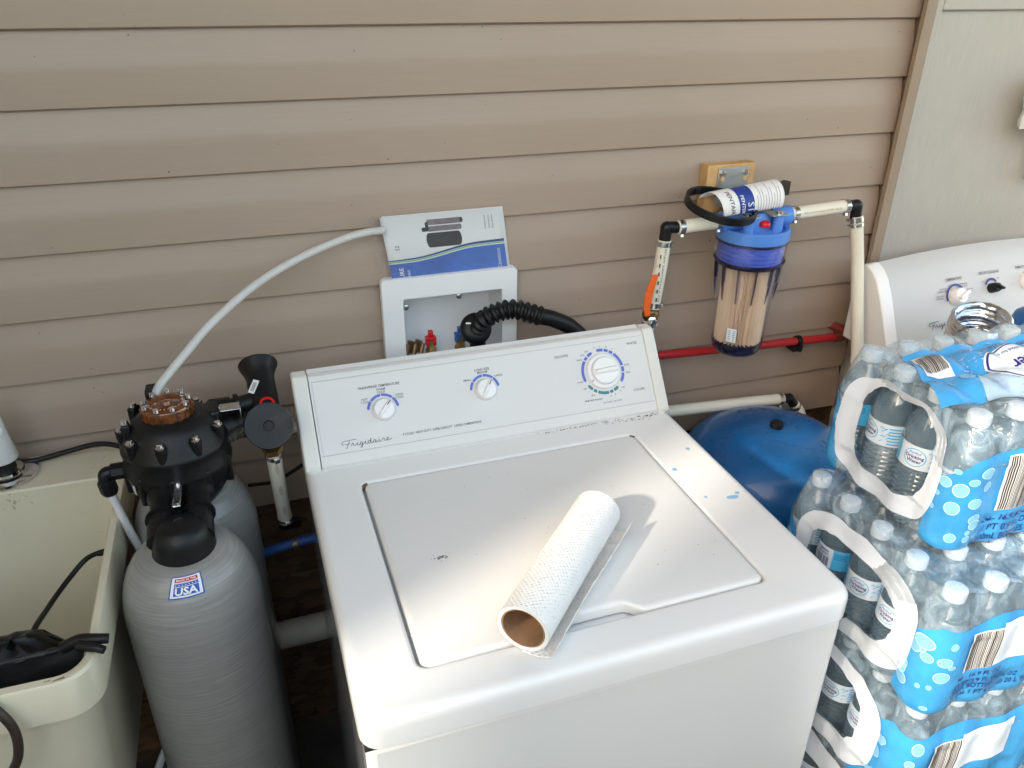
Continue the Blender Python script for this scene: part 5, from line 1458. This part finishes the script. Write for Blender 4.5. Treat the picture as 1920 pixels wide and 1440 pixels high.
# ------------------------------------------------------------------ water bottle packs
BH = 0.203
def bottle_master():
    e = bpy.data.objects.new('bottle', None)   # replaced by a mesh below
    bpy.data.objects.remove(e)
    pr = [(0.0, 0.004), (0.018, 0.001), (0.026, 0.0), (0.0300, 0.004), (0.0312, 0.009)]
    z = 0.012
    while z < 0.082:
        pr += [(0.0314, z), (0.0314, z + 0.003), (0.0298, z + 0.0045), (0.0298, z + 0.006)]
        z += 0.0078
    pr += [(0.0315, 0.086), (0.0310, 0.089), (0.0310, 0.124), (0.0316, 0.127), (0.0318, 0.134), (0.0305, 0.146), (0.0275, 0.157), (0.0225, 0.168), (0.0165, 0.178), (0.0130, 0.184), (0.0125, 0.188), (0.0, 0.188)]
    t = MB(); t.lathe(pr, 28)
    b = t.build('bottle', M_BOTTLE, None, smooth=50)
    t = MB(); t.lathe([(0, 0.2035), (0.0125, 0.2035), (0.0142, 0.2025), (0.0146, 0.200), (0.0146, 0.190), (0.0142, 0.187), (0.0128, 0.186)], 26); c = t.build('cap', M_CAPWHITE, b, smooth=35)
    return b, c
def label_mesh(kind):
    t = MB()
    R_ = 0.03165
    def L(a, z, h=0.0): return ((R_ + h) * math.cos(a), (R_ + h) * math.sin(a), z)
    t.grid(lambda u, v: L(u * 2 * PI, 0.0885 + 0.036 * v), 40, 1, 0)
    c0 = PI + 0.15          # the way the print faces (toward -x and the camera)
    def tx(ac, z0): return lambda a, b: L(ac + a / R_, z0 + b, 0.0006)
    if kind == 0:
        for r0, r1, mi in ((0.0, 0.0150, 0), (0.0135, 0.0148, 1)):
            V = []
            for k in range(33):
                q = 2 * PI * k / 32
                for r_ in (r0, r1): V.append(L(c0 + r_ * 1.05 * math.cos(q) / R_, 0.1065 + r_ * math.sin(q) * 0.95, 0.0003))
            if mi: t.add(V, [(2 * k, 2 * k + 1, 2 * k + 3, 2 * k + 2) for k in range(32)], 1)
        t.text('Purified', 0.0052, tx(c0, 0.1125), 3, 0.5, 0, 0.3)
        t.text('Drinking', 0.0072, tx(c0, 0.1055), 2, 0.5, 0.02)
        t.text('Water', 0.0072, tx(c0, 0.0990), 2, 0.5, 0.02)
        for k in range(6):
            t.grid(lambda u, v: L(c0 + 0.95 + 0.55 * u, 0.092 + 0.005 * k + 0.0022 * v, 0.0003), 6, 1, 1)
        for k in range(10):
            q = rnd.uniform(0.52, 0.9); z_ = rnd.uniform(0.092, 0.121)
            t.grid(lambda u, v: L(c0 + q + 0.12 * u, z_ + 0.0016 * v + 0.003 * u, 0.0003), 2, 1, 1)
        t.grid(lambda u, v: L(c0 - 1.7 + 0.9 * u, 0.0885 + 0.036 * v, 0.0003), 10, 1, 1)
    else:
        t.grid(lambda u, v: L(c0 - 0.55 - 0.9 + 0.9 * u, 0.113 + 0.0115 * v, 0.0003), 10, 1, 1)
        t.grid(lambda u, v: L(c0 + 0.42 + 0.9 * u, 0.0885 + 0.036 * v, 0.0003), 10, 1, 1)
        for k in range(20):
            if (k * 7) % 5 == 2: continue
            t.grid(lambda u, v: L(c0 - 0.5 + k * 0.038 + (0.014 + 0.012 * (k % 2)) * u, 0.091 + 0.0165 * v, 0.0004), 1, 1, 2)
        t.text('LEMON', 0.0055, tx(c0 - 0.1, 0.1160), 2, 0.5, 0.02)
        t.text('SEASON', 0.0048, tx(c0 - 0.1, 0.1105), 2, 0.5, 0.02)
        for k in range(4): t.grid(lambda u, v: L(c0 + 0.5 + 0.6 * u, 0.109 + 0.003 * k + 0.001 * v, 0.0006), 6, 1, 3)
    return t
lab = [label_mesh(k).build('label', [M_LABELW, M_LABELB, M_NAVYINK, M_USABLUE], None, smooth=50) for k in (0, 1)]
b_master, c_master = bottle_master()

class Pack:
    """shrink wrapped pack of bottles; (x0,y0) is the first bottle centre, caps rise to z+0.2035"""
    def __init__(s, x0, y0, z, nx, ny, sp, tilt=0.0):
        s.x0, s.y0, s.z, s.nx, s.ny, s.sp = x0, y0, z, nx, ny, sp
        s.LX = (nx - 1) * sp; s.LY = (ny - 1) * sp
        s.R = 0.0338
        s.arc = s.R * PI / 2
        s.seed = rnd.uniform(0, 50)
    def capd(s, x, y):
        i = min(s.nx - 1, max(0, round((x - s.x0) / s.sp))); j = min(s.ny - 1, max(0, round((y - s.y0) / s.sp)))
        return math.hypot(x - s.x0 - i * s.sp, y - s.y0 - j * s.sp)
    def roof(s, x, y):
        d = s.capd(x, y)
        return 0.2052 - 0.42 * max(0, d - 0.0145) + 0.0012 * noise.noise(Vector((x * 40, y * 40, s.seed)))
    def wall(s, p, f, h=0.0):
        """p metres along the perimeter: 0..LY runs down the -x face (from far to near), then the corner, then +x along the -y face. f metres up the film."""
        R = s.R
        a = s.arc
        if p < 0:
            if p > -a:
                an = PI - p / a * -PI / 2 if False else PI + p / a * PI / 2
                cx, cy = s.x0, s.y0 + s.LY; nrm = Vector((math.cos(an), math.sin(an), 0)); dent = 0; base = Vector((cx, cy, 0))
            else:
                q = -p - a; base = Vector((s.x0 + q, s.y0 + s.LY, 0)); nrm = Vector((0, 1, 0)); dent = 0.5 - 0.5 * math.cos(2 * PI * q / s.sp)
        elif p <= s.LY:
            base = Vector((s.x0, s.y0 + s.LY - p, 0)); nrm = Vector((-1, 0, 0)); dent = 0.5 - 0.5 * math.cos(2 * PI * p / s.sp)
        elif p <= s.LY + a:
            an = PI + (p - s.LY) / a * PI / 2
            base = Vector((s.x0, s.y0, 0)); nrm = Vector((math.cos(an), math.sin(an), 0)); dent = 0
        else:
            q = p - s.LY - a
            base = Vector((s.x0 + q, s.y0, 0)); nrm = Vector((0, -1, 0)); dent = 0.5 - 0.5 * math.cos(2 * PI * q / s.sp)
        # top of the wall = roof height at offset 0.0155
        rim = base + nrm * 0.0150
        ztop = s.roof(rim.x, rim.y) - 0.001
        r = R
        zz = f
        if f < 0.014: r = R - 0.007 * (1 - f / 0.014) ** 2
        if f > 0.132:
            g = min(1.0, (f - 0.132) / 0.073)
            r = R - (R - 0.0150) * (g ** 1.25)
            zz = 0.132 + (ztop - 0.132) * g
            dd = 0.0050 * dent * (1 - g)
        else:
            dd = 0.0085 * dent * (0.35 + 0.65 * abs(f - 0.05) / 0.08 if f > 0.05 else 1.0) * 0.8
        w_ = 0.0014 * noise.noise(Vector((p * 18 + s.seed, f * 40, 3.1))) + 0.0008 * noise.noise(Vector((p * 70 + s.seed, f * 25, 7.7)))
        q = base + nrm * (r - dd + w_ + h)
        return Vector((q.x, q.y, s.z + zz))
    def py(s, y): return s.y0 + s.LY - y
    def px(s, x): return s.LY + s.arc + (x - s.x0)

def build_pack(name, label, x0, y0, z, nx, ny, sp, cells, hole, outer, prints, torn=None):
    pk = Pack(x0, y0, z, nx, ny, sp)
    t0 = thing(name, label, 'water pack', (x0, y0, z), 0, 'stacked packs of bottled water')
    for (i, j) in cells:
        b = b_master.copy(); COL.objects.link(b); b.parent = t0; b.location = (i * sp, j * sp, 0.0005); b.rotation_euler = (0, 0, 0)
        c = c_master.copy(); COL.objects.link(c); c.parent = b
        l = lab[(i + j * 2 + 1) % 3 % 2].copy(); COL.objects.link(l); l.parent = b
        l.rotation_euler = (0, 0, 0.0 if i == 0 else rnd.uniform(0, 6.28))
        b.rotation_euler = (0, 0, rnd.uniform(-0.45, 0.45) if i == 0 else rnd.uniform(-1, 1))
    # film
    hc, hf, ha, hb = hole       # centre p, centre f, half width, half height
    def inside(p, f, g=1.0): return (abs((p - hc) / (ha * g)) ** 3.2 + abs((f - hf) / (hb * g)) ** 3.2) < 1
    pmin = -pk.arc - 0.07; pmax = pk.LY + pk.arc + pk.LX
    t = MB()
    nu = int((pmax - pmin) / 0.0045); nv = 46
    fm = 0.205
    t.grid(lambda u, v: pk.wall(pmin + (pmax - pmin) * u, fm * v), nu, nv, 0, lambda u, v: not inside(pmin + (pmax - pmin) * u, fm * v))
    e = 0.0150
    def roofg(u, v):
        x = x0 - e + (pk.LX + 2 * e) * u; y = y0 - e + (pk.LY + 2 * e) * v
        # round the four corners
        cx = min(max(x, x0), x0 + pk.LX); cy = min(max(y, y0), y0 + pk.LY)
        dx, dy_ = x - cx, y - cy; d = math.hypot(dx, dy_)
        if d > e: x, y = cx + dx / d * e, cy + dy_ / d * e
        return (x, y, z + pk.roof(x, y))
    t.grid(roofg, max(2, int(pk.LX / 0.0040)), max(2, int(pk.LY / 0.0040)), 0)
    fo = t.build('film', M_FILM, t0, world=True, smooth=70)
    # printed white hand hole surround
    t = MB()
    oc, of_, oa, ob = outer
    def ring_pt(u, v):
        a = u * 2 * PI
        ex = 2 / 3.2
        ca, sa = math.cos(a), math.sin(a)
        ci = (math.copysign(abs(ca) ** ex, ca), math.copysign(abs(sa) ** ex, sa))
        jag = 1 + 0.04 * noise.noise(Vector((ca * 5, sa * 5, z * 9))) * (1 - v)
        pi_ = hc + ha * jag * ci[0]; fi = hf + hb * jag * ci[1]
        wob = 1 + 0.05 * noise.noise(Vector((ca * 2, sa * 2, z * 5)))
        po = oc + oa * wob * ci[0]; fo_ = of_ + ob * wob * ci[1]
        p_ = pi_ * (1 - v) + po * v; f_ = min(0.2, fi * (1 - v) + fo_ * v)
        return pk.wall(p_, f_, 0.0026 + 0.0015 * (1 - v) ** 3 + 0.0009 * noise.noise(Vector((p_ * 60, f_ * 90, z * 5))))
    t.grid(ring_pt, 96, 10, 0, (lambda u, v: not (torn[0] < u < torn[1])) if torn else None)
    if torn:
        tb = MB(); tb.grid(lambda u, v: Vector(ring_pt(torn[0] + (torn[1] - torn[0]) * u, v)) + Vector((-0.001, 0, 0.002 * math.sin(v * PI * 5))), 30, 16); tb.build('stretched_band', M_BANDFILM, t0, world=True, smooth=60)
    t.build('handle_surround', M_HANDLE, t0, world=True, smooth=60)
    prints(pk, t0)
    return pk, t0

def strip(t, pk, p0, p1, lo, hi, h, mi=0, n=40, m=10):
    t.grid(lambda u, v: pk.wall(p0 + (p1 - p0) * u, lo(p0 + (p1 - p0) * u) * (1 - v) + hi(p0 + (p1 - p0) * u) * v, h), n, m, mi)
def bubble(t, pk, p, f, r, e=1.0, h=0.0016, mi=0, mr=1):
    rings = [0.0, 0.45, 0.88]
    V = []; n = 18
    for r_ in rings:
        for k in range(n):
            a = 2 * PI * k / n
            V.append(pk.wall(p + r * e * r_ * math.cos(a), max(0.003, f + r * r_ * math.sin(a)), h))
    Fc = [(i * n + k, i * n + (k + 1) % n, (i + 1) * n + (k + 1) % n, (i + 1) * n + k) for i in range(2) for k in range(n)]
    t.add(V, Fc, mi)
    V = []
    for r_ in (0.88, 1.0):
        for k in range(n):
            a = 2 * PI * k / n
            V.append(pk.wall(p + r * e * r_ * math.cos(a), max(0.003, f + r * r_ * math.sin(a)), h + 0.0002))
    t.add(V, [(k, (k + 1) % n, n + (k + 1) % n, n + k) for k in range(n)], mr)

def side_print(ext, bar_x, bar_w, bar_f0, bar_f1, lines, tz, tsize, tw, blue_hi, tx=None):
    def fn(pk, t0):
        # blue panel wrapping the near corner and the long side
        pa = pk.LY - 0.012 - ext; pb = pk.LY + pk.arc + min(pk.LX, 0.32)
        t = MB()
        lo = lambda p: 0.002 + 0.0
        hi = lambda p: blue_hi + 0.006 * math.sin(p * 40 + pk.seed) - max(0, (pa + 0.05 - p)) * 0.9
        strip(t, pk, pa, pb, lo, hi, 0.0009, 0, 90, 18)
        t.build('blue_print', M_PRINTBLUE, t0, world=True, smooth=60)
        t = MB()
        strip(t, pk, -pk.arc - 0.05, 0.012, lambda p: 0.002, lambda p: 0.135 - max(0, p + 0.02) * 1.2, 0.0009, 0, 30, 14)
        t.build('blue_print', M_PRINTBLUE, t0, world=True, smooth=60)
        t = MB()
        bx0 = pk.px(bar_x)
        for k in range(34):
            if k < 16: p_ = rnd.uniform(pa + 0.008, pk.px(tx if tx else bar_x) - 0.016); 
            elif k < 26: p_ = rnd.uniform(bx0, bx0 + 0.2)
            else: p_ = rnd.uniform(-pk.arc - 0.02, 0.0)
            if 16 <= k < 26: continue
            f_ = rnd.uniform(0.012, (blue_hi - 0.02) if k < 26 else 0.10)
            if k >= 16 and k < 26: f_ = rnd.uniform(0.008, max(0.012, bar_f0 - 0.02))
            bubble(t, pk, p_, f_, rnd.choice((0.004, 0.006, 0.008, 0.0105)), rnd.uniform(0.75, 1.4), 0.0014 + 0.0005 * (k % 4))
        t.build('bubble_print', [M_BUBBLE, M_BUBRIM], t0, world=True, smooth=60)['kind'] = 'stuff'
        # barcode
        t = MB()
        strip(t, pk, bx0 - 0.004, bx0 + bar_w + 0.004, lambda p: bar_f0, lambda p: bar_f1, 0.0026, 1, 20, 12)
        q = bx0
        r_ = random.Random(5)
        while q < bx0 + bar_w:
            wd = r_.choice((0.0008, 0.0012, 0.002)); 
            strip(t, pk, q, q + wd, lambda p: bar_f0 + 0.001, lambda p: bar_f1 - 0.002, 0.0031, 0, 1, 12)
            q += wd + r_.choice((0.0008, 0.0012, 0.0016))
        t.build('barcode', [M_BLKP, M_PAPER], t0, world=True, smooth=60)
        t = MB()
        for k, ln in enumerate(lines):
            t.text(ln, tsize, lambda a, b: pk.wall(pk.px(tx if tx else bar_x) - 0.006 + a, max(0.003, tz - k * tsize * 1.08 + b), 0.0048), 0, 0.0, 0.012, 0, tw * (len(ln) / 18.0))
        t.build('side_lettering', M_NAVYINK, t0, world=True, smooth=None)
        # white cloud area right of the barcode
        t = MB()
        c_ = bx0 + bar_w + 0.004
        strip(t, pk, c_, c_ + 0.10, lambda p: bar_f0, lambda p: bar_f1 + 0.006, 0.0022, 0, 24, 10)
        t.build('pale_print', M_LABELW, t0, world=True, smooth=60)
    return fn

allc = [(i, j) for i in range(6) for j in range(4)]
S1 = 0.0667
def prints1(pk, t0):
    side_print(0, 0.523, 0.060, 0.062, 0.150, ['24 - 16.9 FL OZ', '(1 PT 0.9 FL OZ)', '500mL BOTTLES 405.6', '(3 GAL 1 PT 5.6 FL OZ)'], 0.046, 0.0150, 0.108, 0.152, 0.508)(pk, t0)
    # top label: draped blue band, white oval, lettering read from the far side
    ang = math.radians(2)
    def D(x, y, h): return Vector((x, y, pk.z + pk.roof(x, y) + h))
    t = MB()
    def q(u, v, h=0.0012):      # u along +x, v across from near to far
        xa = (0.452 + 0.062 * v ** 1.0) + (0.815 - 0.452) * u * (1 - 0.13 * v)
        ya = 0.052 + 0.142 * v - 0.035 * u * (1 - v) + 0.0 * u
        return D(xa, max(0.01, ya), h + 0.0006 * math.sin(u * 40 + v * 9))
    t.grid(lambda u, v: q(u, v), 70, 30, 0, lambda u, v: not (v < 0.45 and u > 0.20 + 0.10 * v and True))
    t.build('top_print_blue', M_PRINTBLUE, t0, world=True, smooth=60)
    t = MB(); t.grid(lambda u, v: q(0.20 + 0.10 * v * 0.45 + (0.8) * u, 0.46 * v, 0.0014), 50, 14, 0)
    t.build('top_print_pale', mat('film_print_pale', (0.48, 0.66, 0.80), 0.3, alpha=0.75, bump=0.8, bscale=30), t0, world=True, smooth=60)
    # barcode patch in the far left corner of the band
    t = MB()
    t.grid(lambda u, v: q(0.035 + 0.13 * u, 0.52 + 0.40 * v - 0.05 * u, 0.0022), 10, 8, 1)
    k = 0.045
    r_ = random.Random(9)
    while k < 0.155:
        wd = r_.choice((0.0022, 0.0035, 0.005)); kk = k
        t.grid(lambda u, v: q(kk + wd * u, 0.57 + 0.30 * v, 0.0028), 1, 8, 0)
        k += wd + r_.choice((0.002, 0.003, 0.004))
    t.build('top_barcode', [M_BLKP, M_PAPER], t0, world=True, smooth=60)
    t = MB()
    c_ = Vector((0.700, 0.105))
    def E(r_, a, h): return D(c_.x + 0.108 * r_ * math.cos(a), c_.y + 0.062 * r_ * math.sin(a), h)
    t.grid(lambda u, v: E(v, u * 2 * PI, 0.0030), 60, 12, 1)
    t.grid(lambda u, v: E(0.93 + 0.035 * v, u * 2 * PI, 0.0036), 60, 1, 0)
    # splash marks round the oval
    for kk in range(150):
        a = rnd.uniform(0.5 * PI, 1.75 * PI); r0 = rnd.uniform(0.98, 1.32); da = rnd.uniform(0.02, 0.12); dr_ = rnd.uniform(0.012, 0.04)
        t.grid(lambda u, v: E(r0 + dr_ * v * math.sin(PI * u) + 0.25 * (r0 - 1) * u, a + da * u, 0.0038), 4, 1, 2)
    t.build('top_emblem', [M_NAVYINK, M_LABELW, M_SPLASH], t0, world=True, smooth=60)
    t = MB()
    tl = lambda x, y: (lambda a, b: D(x - a, y - b, 0.0046))
    t.text('Drinking', 0.027, tl(0.700, 0.103), 0, 0.5, 0.02)
    t.text('Water', 0.027, tl(0.686, 0.128), 0, 0.5, 0.02)
    t.text('Purified', 0.020, tl(0.690, 0.078), 0, 0.5, 0.0, 0.35)
    t.text('minerals added for taste', 0.0085, tl(0.675, 0.150), 0, 0.5)
    t.text('24 - 16.9 FL OZ', 0.012, tl(0.745, 0.178), 0, 0.5, 0.01); t.text('(1 PT 0.9 FL OZ)', 0.009, tl(0.665, 0.176), 0, 0.5)
    t.build('top_lettering', M_NAVYINK, t0, world=True, smooth=None)
    t = MB()
    for (u_, v_, r_) in ((0.20, 0.40, 0.012), (0.10, 0.30, 0.006)):
        V = [q(u_, v_, 0.0024)] + [q(u_ + r_ * 2.6 * math.cos(2 * PI * k / 20), v_ + r_ * 7 * math.sin(2 * PI * k / 20), 0.0024) for k in range(20)]
        t.add(V, [(0, 1 + k, 1 + (k + 1) % 20) for k in range(20)], 0)
    t.build('top_bubble', M_BUBBLE, t0, world=True, smooth=60)

p1y0 = 0.217 - 3 * S1
build_pack('water_bottle_pack', 'topmost wrapped pack of water bottles in the stack, with printed oval label on its top', 0.4805, p1y0, 0.9665, 6, 4, S1, allc,
           (0.217 - 0.110, 0.112, 0.071, 0.070), (0.217 - 0.118, 0.098, 0.102, 0.088), prints1, (0.02, 0.30))
S2 = 0.0680
def cellset(nx, ny):
    s_ = set()
    for i in range(nx):
        for j in range(ny):
            if i <= 1 or j <= 1: s_.add((i, j))
    return sorted(s_)
side2 = side_print(0.015, 0.447, 0.042, 0.078, 0.176 - 0.03, ['40 - 16.9 FL OZ', '(1 PT 0.9 FL OZ)', '500mL BOTTLES 676 FL OZ', '(5 GAL 1 PT 4 FL OZ) 20 L TOTAL'], 0.066, 0.0115, 0.090, 0.160, 0.440)
build_pack('water_bottle_pack', 'second wrapped pack of water bottles from the top, just right of the washer corner', 0.4255, 0.203 - 4 * S2, 0.7610, 8, 5, S2, cellset(8, 5),
           (0.203 - 0.072, 0.104, 0.094, 0.053), (0.203 - 0.068, 0.100, 0.128, 0.085), side2, (0.10, 0.22))
side3 = side_print(0.045, 0.440, 0.042, 0.078, 0.146, ['40 - 16.9 FL OZ', '(1 PT 0.9 FL OZ)', '500mL BOTTLES 676 FL OZ', '(5 GAL 1 PT 4 FL OZ) 20 L TOTAL'], 0.066, 0.0115, 0.090, 0.168, 0.435)
build_pack('water_bottle_pack', 'third wrapped pack of water bottles from the top, behind the washer front corner', 0.4205, 0.196 - 4 * S2, 0.5555, 8, 5, S2, cellset(8, 5),
           (0.196 - 0.072, 0.108, 0.092, 0.056), (0.196 - 0.070, 0.098, 0.126, 0.086), side3)
build_pack('water_bottle_pack', 'fourth wrapped pack of water bottles from the top, cut by the bottom of the picture', 0.4205, 0.206 - 4 * S2, 0.3500, 8, 5, S2, [(0, j) for j in range(5)] + [(i, 0) for i in range(1, 8)],
           (0.206 - 0.072, 0.104, 0.090, 0.049), (0.206 - 0.068, 0.098, 0.134, 0.094), side3)
for o_ in (b_master, c_master, lab[0], lab[1]):
    bpy.data.objects.remove(o_)
pl = thing('wooden_pallet', 'low wooden crate carrying the stack of water bottle packs', 'crate', (0.66, 0.07, 0))
for k in range(6):
    t = MB(); t.box(0.40 + 0.09 * k, 0.475 + 0.09 * k, -0.10, 0.24, 0.328, 0.3485); t.build('board', M_WOOD, pl, world=True, bevel=0.002)
for y in (-0.09, 0.06, 0.20):
    t = MB(); t.box(0.41, 0.915, y, y + 0.03, 0.0, 0.3275); t.build('bearer', M_WOOD, pl, world=True)

# print and marks too small to pick apart stay joined
for o_ in bpy.data.objects:
    if o_.type == 'MESH' and o_.name.split('.')[0] in ('lettering', 'small_lettering', 'cover_lettering', 'side_lettering', 'top_lettering', 'scuff_mark', 'hose_print', 'pipe_print', 'label_print', 'barcode', 'top_barcode', 'cap_marking', 'top_emblem', 'script_name', 'print', 'name_plate', 'groove_line', 'cover_picture', 'cover_band', 'top_bubble', 'dial_print'):
        o_['kind'] = 'stuff'
